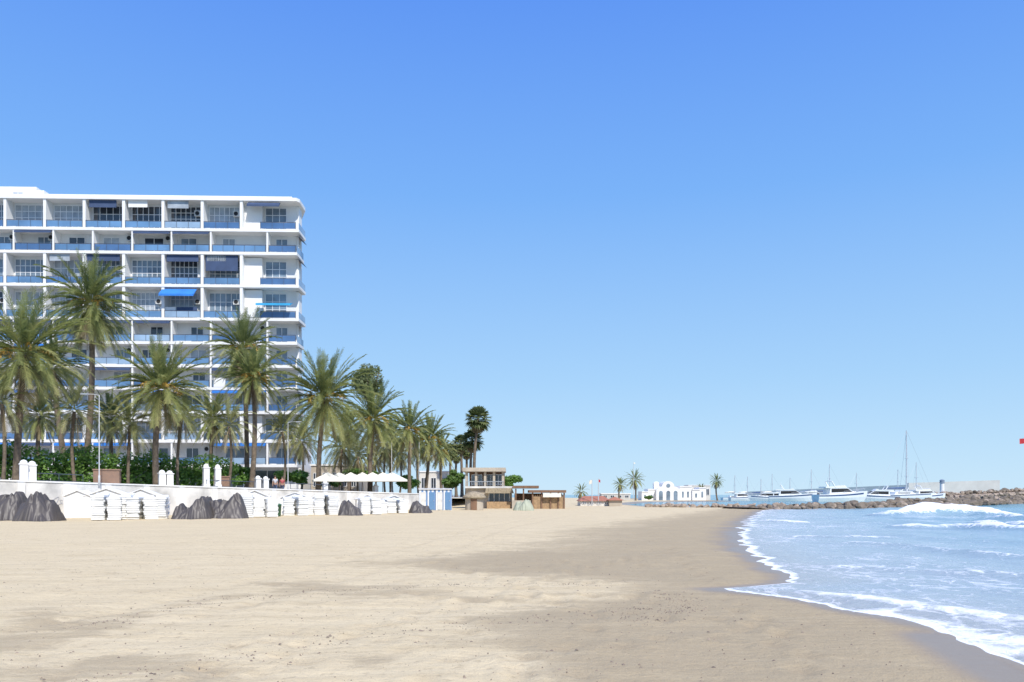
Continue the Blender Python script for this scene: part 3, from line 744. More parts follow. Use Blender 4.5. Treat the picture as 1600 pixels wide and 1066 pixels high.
# ------------------------------------------------------------------ restaurant terrace
ordn=['leftmost','second','third','fourth','fifth','sixth','rightmost']
for k,px in enumerate([512,530,548,566,582,598,612]):
    Yk=80+k*.9+(k%2)*1.2; bx=(px-800)/F*Yk; bz=gz(bx,Yk)
    r=empty('parasol',(bx,Yk,bz),.3,('%s cream parasol of the row above the white wall'%ordn[k]) if k in(0,6) else '%s cream parasol from the left above the white wall'%ordn[k],'parasol','cream parasols on the terrace')
    zr=at(0,750,Yk).z-bz; zp=at(0,738,Yk).z-bz; w=1.45
    mb=MB(); mb.tube([(0,0,0),(0,0,zp)],.035,6); mb.build('pole',M['wood'],r)
    mb=MB(); mb.add([(-w,-w,zr),(w,-w,zr),(w,w,zr),(-w,w,zr),(0,0,zp)],[(0,1,4),(1,2,4),(2,3,4),(3,0,4)])
    mb.add([(-w,-w,zr),(w,-w,zr),(w,w,zr),(-w,w,zr),(-w,-w,zr-.18),(w,-w,zr-.18),(w,w,zr-.18),(-w,w,zr-.18)],[(0,4,5,1),(1,5,6,2),(2,6,7,3),(3,7,4,0)]); mb.build('canopy',M['canvas'],r)
def house(px0,px1,ytop,Y,dep,label,m='white',bz=1.2,flat=True,rm='terra',nwin=3,rows=1):
    a=(px0-800)/F*Y; b=(px1-800)/F*Y; w=b-a; hh=at(0,ytop,Y).z-bz
    r=empty('house',((a+b)/2,Y,bz),0,label,'building')
    mb=MB(); mb.box(-w/2,w/2,0,dep,-.5,hh); mb.build('wall',M[m],r)
    mb=MB()
    if flat: mb.box(-w/2-.15,w/2+.15,-.15,dep+.15,hh+.002,hh+.22); mb.build('roof',M['white'],r)
    else:
        mb.add([(-w/2-.2,-.3,hh),(w/2+.2,-.3,hh),(w/2+.2,dep+.3,hh),(-w/2-.2,dep+.3,hh),(-w/2+.6,dep/2,hh+.7),(w/2-.6,dep/2,hh+.7)],[(0,1,5,4),(1,2,5),(2,3,4,5),(3,0,4),(0,3,2,1)]); mb.build('roof',M[rm],r)
    for rw in range(rows):
        for k in range(nwin):
            x=-w/2+w*(k+.5)/nwin; z0=hh/rows*rw+hh/rows*.35
            window(x-w/nwin*.25,x+w/nwin*.25,z0,z0+hh/rows*.42,-.0,2,1,M['glassdark'],r)
    return r
house(486,560,728,112,8,'pale low building hidden behind the shaggy palms','conc',nwin=5)
house(655,700,738,140,7,'low cream building behind the striped cabins','palewall',nwin=3)
house(440,470,690,112,6,'narrow white building beside the corner of the apartment block','white',nwin=1,rows=2)

# ------------------------------------------------------------------ beach furniture
def white_shed(px,w,ypk,yev,Y,label):
    x=(px-800)/F*Y; wz=at(0,yev,Y).z; pz=at(0,ypk,Y).z
    r=empty('white_shed',(x,Y,-.05),.25,label,'shed','white gabled sheds on the sand')
    mb=MB(); mb.side([(-w/2,0),(w/2,0),(w/2,wz),(0,pz-.03),(-w/2,wz)],0,2.2); mb.build('wall',M['white'],r)
    mb=MB()
    for s_ in (-1,1): mb.add([(0,-.1,pz),(s_*(w/2+.12),-.1,wz-.05),(s_*(w/2+.12),2.3,wz-.05),(0,2.3,pz),(0,-.1,pz+.06),(s_*(w/2+.12),-.1,wz+.01),(s_*(w/2+.12),2.3,wz+.01),(0,2.3,pz+.06)],[(0,1,2,3),(4,7,6,5),(0,4,5,1),(1,5,6,2),(2,6,7,3)])
    mb.build('roof',M['slab'],r)
    mb=MB(); mb.box(-w*.18,w*.18,-.04,-.003,.05,min(1.6,wz*.95)); mb.build('door',M['offwall'],r)
white_shed(166,2.7,763,774,55.5,'white gabled shed behind the leftmost sunbed piles')
white_shed(121,1.6,766,774,55,'small white gabled shed left of the sunbed piles')
white_shed(461,2.2,769,777,63.5,'white gabled shed behind the middle sunbed piles')
white_shed(220,2.2,764,774,56.5,'white gabled shed behind the piles left of the large tarp')
white_shed(398,2.0,766,775,61,'white gabled shed behind the piles right of the large tarp')
white_shed(507,2.0,770,777,66,'white gabled shed behind the tall twin sunbed piles')
white_shed(574,1.8,773,779,68.5,'white gabled shed behind the pile below the last post')
white_shed(616,1.8,774,780,70.5,'white gabled shed nearest the striped beach cabins')

def sunbed_mb():
    mb=MB(); w=.34
    prof=[(-.95,.125),(-.5,.13),(.3,.13),(.62,.165),(.86,.245),(1.0,.29)]
    lo=[(x,z-.03) for x,z in prof[::-1]]
    for k in range(6):
        a=-w+k*.117; mb.side(prof+lo,a,a+.108)
    for s_ in (-1,1): mb.side([(-.97,.005),(.35,.005),(.95,.135),(1.0,.27),(.86,.235),(.62,.155),(.3,.12),(-.97,.12)],s_*w-.02+s_*.025,s_*w+.02+s_*.025)
    for s_ in (-1,1): mb.box(s_*.96-.02,s_*.96+.02,-w,w,.005+.12*(s_>0),.125+.12*(s_>0))
    for x in (-.8,.35):
        for s_ in (-1,1): mb.box(x-.03,x+.03,s_*w-.03,s_*w+.03,-.05,.005)
    return mb
sb0=None
piles=[(151,813,11,.9,'leftmost pile'),(173,813,10,1.0,'second pile from the left'),(191,812,11,.95,'third pile from the left'),(208,812,10,.8,'fourth pile from the left'),(228,812,10,1.1,'fifth pile from the left'),(247,811,10,.9,'pile touching the large dark tarp'),
 (383,809,11,.9,'pile just right of the large dark tarp'),(399,808,10,1.0,'second pile right of the large dark tarp'),(416,808,9,1.2,'lower pile beside the green bin'),(448,806,9,.9,'pile in front of the middle white shed'),(466,806,10,1.1,'pile right of the middle white shed'),
 (481,805,8,1.0,'low pile left of the tall twin piles'),(497,805,11,.8,'left one of the tall twin piles'),(516,805,11,1.0,'right one of the tall twin piles'),(567,804,9,.9,'pile right of the small dark tarp'),(581,804,9,1.1,'pile below the last white post'),(594,803,7,.9,'lowest pile, right of the last white post'),(608,802,8,.9,'left pile of the pair next to the striped cabins'),(625,802,8,1.0,'right pile of the pair next to the striped cabins')]
rp=random.Random(2)
for px,by,n,rz,lab in piles:
    x,y=gr(px,by); y+=.5
    for k in range(n):
        if sb0 is None: sb0=o=sunbed_mb().build('sunbed',M['plastic'])
        else: o=sb0.copy(); col.objects.link(o)
        o.location=(x+rp.uniform(-.04,.04),y+rp.uniform(-.04,.04),.03+k*.14); o.rotation_euler=(0,0,rz*1.0+PI/2-.6+rp.uniform(-.05,.05))
        tag(o,'white plastic sunbed stacked in the '+lab,'sunbed','white plastic sunbeds stacked on the sand')
def tarp(px0,px1,ytop,by,label,m='tarp',seed=1,dep=1.1,name='tarp_heap',cat='tarp'):
    x0,y0=gr(px0,by); x1,_=gr(px1,by); a=(x1-x0)/2; hh=(by-ytop)/F*y0
    nt_,nr=220,70; rd=np.random.RandomState(seed*13+1)
    I,K=np.meshgrid(np.arange(nr+1)/nr,np.arange(nt_)*2*PI/nt_,indexing='ij')
    c=np.cos(K); s_=np.sin(K); se=(np.abs(c)**3.2+np.abs(s_)**3.2)**(-1/3.2)
    kx=np.cos(K)*1.9+seed*5; ky=np.sin(K)*1.9
    pl=fbm(kx*1.6,ky*1.6+I*.6,seed,3)-.5
    fold=np.abs(2*fbm(kx*3.4+I*.8,ky*3.4-I*.6,seed+31,2)-1)
    rad=I**.9*(1+I**2*.30*pl+I**3*.13*(fold-.35))
    x=a*c*se*rad; y=a*dep*s_*se*rad
    ns=max(2,int(round(2*a/.85))); e=np.linspace(-a*.92,a*.92,ns+1); hs=rd.uniform(.5,.9,ns); hs[rd.randint(ns)]=1.0
    top=np.zeros_like(x)
    for i in range(ns):
        cx=(e[i]+e[i+1])/2; cy=rd.uniform(-.2,.2)*a*dep; wd=(e[i+1]-e[i])/2*.55
        dd=np.hypot(np.maximum(np.abs(x-cx)-wd,0),np.maximum(np.abs(y-cy)-.30*a*dep,0))
        top=np.maximum(top,hs[i]+.04*np.sin(x*5+i)-dd*.62/np.sqrt(a)-.18*np.sqrt(dd))
    # taut creases running from the stack corners
    cre=np.abs(2*fbm(x*1.5+seed+y*.9,y*1.1-x*.8+3,seed+17,2)-1)
    cre2=np.abs(2*fbm(x*2.6-y*1.7+seed,y*1.5+x*1.1,seed+41,2)-1)
    z_=hh*np.maximum(top,.10)*(1-I**5)-(.20*np.maximum(.35-cre,0)/.35+.09*np.maximum(.3-cre2,0)/.3)*min(1,hh)*(1-I**7)+.03
    z_=np.maximum(z_,.02+.05*fold*(I<.98)); z_=np.where(I>=.999,-.06,z_)
    r=MB(); vs=np.stack([x,y,z_],-1).reshape(-1,3).tolist(); fs=[]
    for i in range(nr):
        for k in range(nt_): k2=(k+1)%nt_; fs.append((i*nt_+k,(i+1)*nt_+k,(i+1)*nt_+k2,i*nt_+k2))
    r.add(vs,fs); o=r.build(name,M[m],None,True,loc=((x0+x1)/2,y0+a*dep*.8,0)); tag(o,label,cat,'heaps under tarpaulins on the sand'); return o
tarp(-40,28,766,814,'dark tarp heap cut by the left edge of the photo',seed=1)
tarp(14,76,770,815,'dark sagging tarp heap right of the one at the left edge',seed=2)
tarp(260,322,774,812,'dark tarp heap, left lump of the large middle one',seed=3)
tarp(300,377,768,811,'largest dark tarp heap, right lump of the middle one',seed=4,dep=.8)
tarp(526,564,780,806,'small dark tarp heap between sunbed piles under the parasols',seed=5)
tarp(638,673,782,802,'dark tarp heap beside the striped cabins',seed=6)
tarp(802,834,781,798,'grey green tarp draped over a boat before the wooden pavilion',m='tarpgreen',seed=7)
def bin_(px,by,hpx,label):
    x,y=gr(px,by); hh=hpx/F*y; r=empty('rubbish_bin',(x,y,0),0,label,'bin')
    mb=MB(); mb.lathe([(.22,0),(.27,.05),(.31,hh*.85),(.33,hh*.86)],n=14); mb.build('bin_body',M['green'],r,True)
    mb=MB(); mb.lathe([(.34,hh*.862),(.33,hh*.92),(.2,hh)],n=14); mb.build('lid',M['green'],r,True)
bin_(433,807,20,'green bin between the middle sunbed piles')
for k,(px,lab) in enumerate([(661,'leftmost blue and white striped beach cabin'),(674,'second blue and white striped beach cabin from the left'),(687,'third blue and white striped beach cabin from the left'),(699,'rightmost blue and white striped beach cabin')]):
    x,y=gr(px,797.5); y+=.3; r=empty('beach_cabin',(x,y,0),.15,lab,'cabin','striped cabins in a row')
    w=.86; hh=2.1
    mb=MB(); mb.box(-w/2,w/2,0,1.0,0,hh); mb.build('wall',M['stripe'],r)
    mb=MB(); mb.add([(-w/2-.04,-.1,hh),(w/2+.04,-.1,hh),(w/2+.04,1.1,hh+.1),(-w/2-.04,1.1,hh+.1),(-w/2-.04,-.1,hh+.06),(w/2+.04,-.1,hh+.06),(w/2+.04,1.1,hh+.16),(-w/2-.04,1.1,hh+.16)],[(3,2,1,0),(4,5,6,7),(0,1,5,4),(1,2,6,5),(2,3,7,6),(3,0,4,7)]); mb.build('roof',M['white2'],r)
    mb=MB(); mb.box(-w*.3,w*.3,-.05,-.003,.06,1.85); d_=mb.build('door',M['blueglass'] if k%2 else M['white2'],r)
    mb=MB(); mb.box(w*.2,w*.25,-.09,-.052,.9,1.05); mb.build('handle',M['steel'],d_)

# ------------------------------------------------------------------ beach bar
Yb=92.0; pm=Yb/F
br=empty('beach_bar',((757-800)*pm,Yb,0),0,'two storey beige beach bar with flat roof and open upper terrace','beach bar')
def bx(px): return (px-757)*pm
def bz(py): return H+(HY-py)*pm
mb=MB(); mb.box(bx(731),bx(800),.2,6,-.1,bz(763)); mb.build('wall',M['conc'],br)
mb=MB(); mb.box(bx(723),bx(790),-.5,6,bz(737),bz(731)); mb.build('roof',M['conc'],br)
mb=MB(); mb.box(bx(727),bx(802),-.2,6.1,bz(763)+.003,bz(760)); mb.build('terrace_floor',M['white2'],br)
for px in (729,744,758,772,786):
    mb=MB(); mb.box(bx(px)-.14,bx(px)+.14,-.1,.16,bz(760)+.003,bz(737)-.003); mb.build('column',M['conc'],br)
mb=MB(); mb.box(bx(732),bx(788),2.5,5.8,bz(760)+.003,bz(737)-.003); mb.build('upper_room',M['wood'],br)
mb=MB(); mb.box(bx(729),bx(787),-.14,-.11,bz(753),bz(752)); 
for k in range(24): xx=bx(729)+(bx(787)-bx(729))*k/23; mb.box(xx-.015,xx+.015,-.135,-.115,bz(760)+.01,bz(752))
mb.build('railing',M['steel'],br)
window(bx(735),bx(752),bz(757),bz(741),2.49,3,1,M['glass'],br); window(bx(760),bx(784),bz(757),bz(741),2.49,4,1,M['glassdark'],br)
window(bx(764),bx(796),bz(786),bz(770),.2,4,1,M['glassdark'],br)
mb=MB(); mb.side([(bx(761),0),(bx(799),0),(bx(799),bz(784)),(bx(761),bz(784))],-.5,.19); mb.build('counter',M['cane'],br)
mb=MB(); mb.side([(bx(758),bz(771)),(bx(803),bz(771)),(bx(800),bz(763)),(bx(760),bz(763))],-1.2,.19); mb.build('canopy',M['thatch'],br)
x,y=gr(741,797); hr_=empty('thatched_hut',(x,y,0),0,'small round thatched hut at the foot of the beach bar','hut')
mb=MB(); mb.lathe([(.95,0),(.95,1.35)],n=16); mb.build('wall',M['conc'],hr_)
mb=MB(); mb.lathe([(1.25,1.22),(1.18,1.42),(.9,1.66),(.55,1.84),(.12,1.94)],n=20); mb.build('thatch_roof',M['thatch'],hr_,True)
mb=MB(); mb.box(-.32,.32,-.99,-.92,0,1.15); mb.build('door',M['wood'],hr_)
Yp=90.0; pp=Yp/F; pr_=empty('wooden_pavilion',((842-800)*pp,Yp,0),0,'low brown wooden pavilion with stepped flat roofs beside the beach bar','pavilion')
def px_(p): return (p-842)*pp
def pz_(p): return H+(HY-p)*pp
for a,b,yt,y0 in ((801,842,759,0),(826,884,766,-.8)):
    mb=MB(); mb.box(px_(a),px_(b),y0,5,pz_(yt+4),pz_(yt)); mb.build('roof',M['wood'],pr_)
for p in (806,818,832,846,860,872,881):
    y0=.2 if p<826 else -.6; mb=MB(); mb.box(px_(p)-.08,px_(p)+.08,y0,y0+.16,-.1,pz_(764 if p<826 else 770.2)); mb.build('post',M['wood'],pr_)
mb=MB(); mb.box(px_(804),px_(881),3.0,3.2,0,pz_(771)); mb.build('back_wall',M['wood'],pr_)
mb=MB()
for k in range(60):
    xx=px_(833)+(px_(881)-px_(833))*k/59; mb.box(xx-.026,xx+.026,-.45,-.40,0,1.5+.12*math.sin(k*1.7))
mb.build('cane_screen',M['cane'],pr_)
mb=MB(); mb.box(px_(800),px_(830),-.3,-.2,0,.95); mb.build('front_wall',M['conc'],pr_)
mb=MB(); mb.box(px_(848),px_(876),-.99,-.81,pz_(777),pz_(771)); mb.build('sun_shade',M['canvas'],pr_)
Yh=113.; lr=house(907,953,783,Yh,5,'low white beach house with red tiled roof left of the spit rocks','white2',0,False,'terra',4)
kr=empty('beach_kiosk',((962-800)/F*112,112,0),0,'small red roofed kiosk right of the low tiled house','kiosk')
mb=MB(); mb.box(-.9,.9,0,2,0,.8); mb.build('wall',M['conc'],kr); mb=MB(); mb.add([(-1.2,-.3,.8),(1.2,-.3,.8),(1.2,2.3,.8),(-1.2,2.3,.8),(0,1,1.3)],[(0,1,4),(1,2,4),(2,3,4),(3,0,4),(3,2,1,0)]); mb.build('roof',M['terra'],kr)
def flagpole(px,ytop,Y,label,fm,bz_=0,fl=(1,1.2,.8),grp='flagpoles'):
    x=(px-800)/F*Y; hh=at(0,ytop,Y).z-bz_; r=empty('flagpole',(x,Y,bz_),0,label,'flagpole',grp)
    mb=MB(); mb.tube([(0,0,0),(0,0,hh)],[.07,.04],8); mb.build('pole',M['lampwhite'],r)
    mb=MB(); sx_,w,h_=fl; vs=[];n=10
    for k in range(n+1):
        t=k/n; vs+= [(sx_*(.05+w*t),.08*math.sin(t*9)*t,hh-.1-.1*t),(sx_*(.05+w*t),.08*math.sin(t*9+.5)*t,hh-.1-h_-.15*t)]
    mb.add(vs,[(2*k,2*k+1,2*k+3,2*k+2) for k in range(n)]); mb.build('flag',fm,r)
flagpole(925,749,112,'pale flagpole with pale flag above the low tiled house',M['canvas'],fl=(-1,.35,.5))
flagpole(935,748,113,'pale flagpole with small red flag above the low tiled house',M['red'],fl=(1,.22,.35))
flagpole(990,722,205,'tall thin mast behind the taller distant palm',M['canvas'],fl=(1,.4,.3))
flagpole(1606,684,150,'flagpole with red flag at the right edge of the photo',M['red'],1.0,(-1,1.5,.95))

# ------------------------------------------------------------------ white arched building at the marina
Yq=222.; q_=Yq/F; ar=empty('arched_building',((1045-800)*q_,Yq,0),0,'white marina building with curved gable and three arches','building')
def qx(p): return (p-1045)*q_
def qz(p): return H+(HY-p)*q_
poly=[(qx(1025),-.3),(qx(1062),-.3),(qx(1062),qz(765)),(qx(1058),qz(762))]
for k in range(11):
    t=PI*k/10; poly.append((qx(1043.5)+9.5*q_*math.cos(t),qz(760)+8*q_*math.sin(t)))
poly+=[(qx(1029),qz(762)),(qx(1025),qz(765))]
mb=MB(); mb.side(poly,-.6,7); mb.build('gable_front',M['white'],ar)
for a,b,yt,y0 in ((1062,1081,761,.0),(1081,1093,766,-.5),(1093,1104,763,.6),(1003,1013,769.5,.2),(1013,1025,765.5,.8)):
    mb=MB(); mb.box(qx(a)+.003,qx(b)-.003,y0,7,-.3,qz(yt)); mb.build('wing_wall',M['white'],ar)
    mb=MB(); mb.box(qx(a)+.01,qx(b)-.01,y0-.15,7.1,qz(yt)+.003,qz(yt)+.28); mb.build('roof',M['slab'],ar)
def arch(xc,w,z0,z1,y,name='arch_opening'):
    zc=z1-w/2; p=[(xc-w/2,z0),(xc+w/2,z0)]+[(xc+w/2*math.cos(PI*k/8),zc+w/2*math.sin(PI*k/8)) for k in range(9)]
    mb=MB(); mb.side(p,y-.05,y-.003); mb.build(name,M['glass'],ar)
for p in (1032,1043.5,1055): arch(qx(p),6.0*q_,0,qz(767),-.6)
mb=MB(); mb.lathe([(.55,-.1),(.55,.1)],n=14)
for v_i,vv in enumerate(mb.v): mb.v[v_i]=(vv[0]+qx(1043.5),-.65+vv[2]*.3,qz(759)+vv[1])
mb.build('round_window',M['glass'],ar)
for p,y0,z1 in ((1067,0,768),(1075,0,768),(1087,-.5,771),(1098,.6,768)): arch(qx(p),2.8*q_,.8,qz(z1),y0,'arch_window')
for p,y0 in ((1008,.2),(1019,.8)): arch(qx(p),2.6*q_,.8,qz(773),y0,'arch_window')
mb=MB(); mb.box(qx(1024),qx(1032),2,4,qz(765),qz(756)); mb.lathe([(.9,qz(756)),(.8,qz(754)),(.4,qz(752.5))],(qx(1028),3,0),12); mb.build('roof_tower',M['white'],ar)
house(1076,1110,759,240,6,'pale house behind the right wing of the arched building','palewall',0,nwin=4)
house(940,985,772,245,6,'low grey white building behind the distant palms','grey',0,nwin=4)

# ------------------------------------------------------------------ boats
def hull(mb,Lh,Bm,fb,bowrise):
    N=12; rings=[]
    for i in range(N+1):
        t=i/N; x=-Lh/2+Lh*t; b=Bm/2*(.86+.14*math.sin(PI*min(1,t*1.3)*.5))*(1 if t<.45 else max(.02,1-((t-.45)/.55)**2.1))
        zz=fb+bowrise*t**2; xo=x+(.08*Lh*t**3)
        rings.append([(xo,-b,zz),(xo-.02*Lh*t,-b*.93,zz*.45),(x,-b*.72,-.1),(x,0,-.35*(1-t*.6)),(x,b*.72,-.1),(xo-.02*Lh*t,b*.93,zz*.45),(xo,b,zz)])
    vs=[p for r in rings for p in r]; fs=[]
    for i in range(N):
        for k in range(6): fs.append((i*7+k,i*7+k+1,(i+1)*7+k+1,(i+1)*7+k))
        fs.append((i*7+6,i*7,(i+1)*7,(i+1)*7+6))
    fs.append(tuple(range(7))); mb.add(vs,fs)
    return rings
def stripe(rings,fb,m,parent,u0,u1,name='hull_stripe'):
    mb=MB()
    for a,b in ((0,1),(6,5)):
        s_=-1 if a==0 else 1
        vs=[]
        for r in rings[:-1]:
            p0=Vector(r[a]).lerp(Vector(r[b]),u0)+Vector((0,s_*.03,0)); p1=Vector(r[a]).lerp(Vector(r[b]),u1)+Vector((0,s_*.03,0)); vs+=[p0,p1]
        mb.add(vs,[(2*i,2*i+1,2*i+3,2*i+2) for i in range(len(rings)-2)])
    mb.build(name,m,parent)
def yacht(px,wy,Y,Lpx,rz,label,hm='hullw',fly=True):
    x=(px-800)/F*Y; Lh=Lpx/F*Y; r=empty('motor_yacht',(x,Y,-.12),rz,label,'boat','motor yachts moored in the marina')
    fb=Lh*.125; Bm=Lh*.3
    mb=MB(); rings=hull(mb,Lh,Bm,fb,Lh*.07); h_=mb.build('hull',M[hm],r,False)
    stripe(rings,fb,M['hullb'],h_,.22,.50)
    z1=fb+.02; hc=Lh*.12
    mb=MB(); mb.side([(-Lh*.28,z1),(Lh*.27,z1+.02*Lh),(Lh*.10,z1+hc),(-Lh*.26,z1+hc)],-Bm*.36,Bm*.36); mb.build('cabin',M['hullw'],r)
    mb=MB()
    for s_ in (-1,1):
        y0=s_*Bm*.365; mb.add([(-Lh*.24,y0,z1+hc*.30),(Lh*.19,y0,z1+hc*.42),(Lh*.10,y0,z1+hc*.90),(-Lh*.24,y0,z1+hc*.88)],[(0,1,2,3) if s_<0 else (3,2,1,0)])
    mb.add([(Lh*.255,-Bm*.3,z1+hc*.22),(Lh*.255,Bm*.3,z1+hc*.22),(Lh*.118,Bm*.3,z1+hc*.95),(Lh*.118,-Bm*.3,z1+hc*.95)],[(0,1,2,3)])
    mb.build('window',M['dark'],r)
    mb=MB(); mb.side([(-Lh*.36,z1+hc+.01),(Lh*.09,z1+hc+.01),(Lh*.03,z1+hc*1.45),(-Lh*.02,z1+hc*1.25),(-Lh*.36,z1+hc*1.2)],-Bm*.38,Bm*.38); mb.build('flybridge',M['hullw'],r)
    if fly:
        mb=MB()
        for s_ in (-1,1): mb.tube([(-Lh*.16,s_*Bm*.36,z1+hc*1.1),(-Lh*.23,s_*Bm*.34,z1+hc*2.0),(-Lh*.23,0,z1+hc*2.05)],Lh*.012,5)
        mb.tube([(-Lh*.23,0,z1+hc*2),(-Lh*.23,0,z1+hc*2.6)],.04,5); mb.build('radar_arch',M['hullw'],r)
    mb=MB()
    for s_ in (-1,1):
        pts=[(Lh*q,s_*Bm*.44*(1 if q<.1 else max(.05,1-((q-.1)/.42)**2)),fb+Lh*.07*(q+.5)**2+.6) for q in (.0,.15,.3,.42,.52)]
        mb.tube(pts,.03,4)
        for p in pts: mb.tube([(p[0],p[1],p[2]-.6),p],.025,4)
    mb.build('bow_rail',M['alu'],r)
def sailboat(px,ytop,Y,Lh,rz,label,hm='hullw',mr=.12,rg=.016):
    x=(px-800)/F*Y; hh=at(0,ytop,Y).z; r=empty('sailboat',(x,Y,-.12),rz,label,'boat','sailing boats moored in the marina')
    mb=MB(); rings=hull(mb,Lh,Lh*.28,Lh*.10,Lh*.035); h_=mb.build('hull',M[hm],r)
    stripe(rings,1,M['hullb'] if hm=='hullw' else M['hullw'],h_,.15,.35)
    mb=MB(); z1=Lh*.115; mb.side([(-Lh*.2,z1-.2),(Lh*.2,z1-.1),(Lh*.12,z1+.45),(-Lh*.18,z1+.5)],-Lh*.08,Lh*.08); c=mb.build('cabin',M['hullw'],r)
    mb=MB(); mb.box(-Lh*.14,Lh*.08,-Lh*.083,-Lh*.081,z1+.1,z1+.32); mb.build('window',M['glassdark'],c)
    mb=MB(); mb.tube([(Lh*.06,0,z1),(Lh*.06,0,hh)],[mr,mr*.75],6); mb.tube([(Lh*.06,-.9,hh*.6),(Lh*.06,.9,hh*.6)],.04,4); mb.tube([(Lh*.06,-1.1,hh*.35),(Lh*.06,1.1,hh*.35)],.04,4); mb.build('mast',M['alu'],r)
    mb=MB(); mb.tube([(Lh*.06,0,z1+1.4),(-Lh*.38,0,z1+1.3)],.08,6); mb.build('boom',M['alu'],r)
    mb=MB(); mb.tube([(Lh*.03,0,z1+1.62),(-Lh*.15,0,z1+1.6),(-Lh*.36,0,z1+1.48)],[.22,.22,.1],8); mb.build('furled_sail',M['stain'] if int(px)%2 else M['canvas'],r,True)
    mb=MB()
    for p in ((Lh*.54,0,z1+.3),(-Lh*.48,0,z1),(Lh*.02,Lh*.13,z1),(Lh*.02,-Lh*.13,z1)): mb.tube([p,(Lh*.06,0,hh-.1)],rg,3)
    mb.build('rigging',M['alu'],r)
yacht(1160,782,235,42,.15,'smallest white motor boat, leftmost in the marina',fly=False)
yacht(1196,782,230,46,PI-.2,'small white motor yacht just right of the leftmost boat',fly=False)
yacht(1236,781,218,66,-.25,'white motor yacht left of the largest yacht')
yacht(1312,780,205,84,.2,'largest white motor yacht with tall flybridge in the middle of the marina')
yacht(1370,779,212,64,PI-.1,'white motor yacht right of the largest yacht')
yacht(1270,780,240,52,.3,'white motor yacht partly behind the middle yachts',fly=False)
yacht(1446,776,228,62,.2,'white motor yacht furthest right behind the boulders')
yacht(1405,776,236,54,PI+.2,'white motor yacht just left of the tallest mast')
yacht(1345,776,242,48,.1,'small white motor boat in the back row behind the largest yacht',fly=False)
yacht(1215,778,248,44,.2,'small white motor boat in the back row at the left',fly=False)
for a in [(1146,742,255,8,.2,'sailboat with the leftmost mast in the marina'),(1166,744,258,8,.3,'sailboat with the second mast from the left'),
 (1187,748,262,7,-.2,'sailboat with the shortest mast left of the middle'),(1204,740,258,9,.1,'sailboat whose mast rises behind the small motor yachts'),
 (1232,746,266,8,-.2,'sailboat with a low mast behind the left yacht'),(1265,733,252,10,.2,'sailboat mast left of the dark tall mast'),
 (1293,725,245,11,.15,'sailboat with the mast just behind the largest yacht'),(1336,738,256,9,.3,'sailboat with a short mast behind the largest yacht bow'),
 (1400,733,246,9,-.2,'sailboat just left of the tallest mast'),(1429,722,244,10,.25,'sailboat just right of the tallest mast')]:
    sailboat(*a,hm='hullb' if a[0]==1293 else 'hullw')
sailboat(1411,672,226,17,.12,'large sailboat with by far the tallest mast','hullw',.20,.03)

# ------------------------------------------------------------------ harbour walls and boulders
def wallseg(mb,A,Bv,t,z0a,z0b,zA,zB):
    n_=Vector((-Bv.y+A.y,Bv.x-A.x,0)).normalized()*t
    mb.add([(A.x,A.y,z0a),(Bv.x,Bv.y,z0b),(Bv.x+n_.x,Bv.y+n_.y,z0b),(A.x+n_.x,A.y+n_.y,z0a),(A.x,A.y,zA),(Bv.x,Bv.y,zB),(Bv.x+n_.x,Bv.y+n_.y,zB),(A.x+n_.x,A.y+n_.y,zA)],[(0,1,5,4),(1,2,6,5),(2,3,7,6),(3,0,4,7),(4,5,6,7)])
hw=empty('harbour_wall',(182,297,0),0,'low pale harbour wall at the right above the pale boulders','wall')
A=Vector((0,0,0)); Bm_=Vector((-30,8,0)); Bv=Vector((-75,70,0))
mb=MB(); wallseg(mb,A,Bm_,-2.5,-2,-2,7.0,6.1); mb.build('parapet',M['palewall'],hw)
mb=MB(); wallseg(mb,Bm_-Vector((.01,0,0)),Bv,-2.5,-2,-2,5.4,2.9); mb.build('lower_wall',M['palewall'],hw)
twx=(1472-800)/F*274; tr_=empty('lookout_tower',(twx,274,2.9),0,'small white round tower with blue grey top by the harbour wall','tower')
mb=MB(); mb.lathe([(.75,-4.5),(.7,2.7)],n=16); mb.build('shaft',M['white'],tr_,False)
mb=MB(); mb.lathe([(.9,2.703),(.9,2.85),(.75,2.9),(.75,3.5),(.85,3.55),(.6,3.8),(.2,4.0)],n=16); mb.build('cap',M['cap'],tr_)
GP=[(26,88),(42,97),(70,128),(107,170),(150,222)]
def gpt(t):
    x=t*(len(GP)-1); k=min(int(x),len(GP)-2); f=x-k; a,b=GP[k],GP[k+1]; return Vector((a[0]+(b[0]-a[0])*f,a[1]+(b[1]-a[1])*f,0)),Vector((b[0]-a[0],b[1]-a[1],0)).normalized()
def gh(t): return .22+min(1,t/.6)*.85
mb=MB(); vs=[];fs=[]
for k in range(41):
    t=k/40; p,dd=gpt(t); nn=Vector((dd.y,-dd.x,0)); hh=gh(t)
    for o_,z_ in ((4.2,-1),(2.0,hh*.45),(.4,hh*.8),(-3.5,hh*.8),(-7,-1)): vs.append(p+nn*o_+Vector((0,0,z_)))
for k in range(40):
    for j in range(4): fs.append((k*5+j,(k+1)*5+j,(k+1)*5+j+1,k*5+j+1))
mb.add(vs,fs); tag(mb.build('breakwater_core',M['rocklow']),'rubble core of the rock breakwater','breakwater',kind='structure')
rk=[]; rd=random.Random(77)
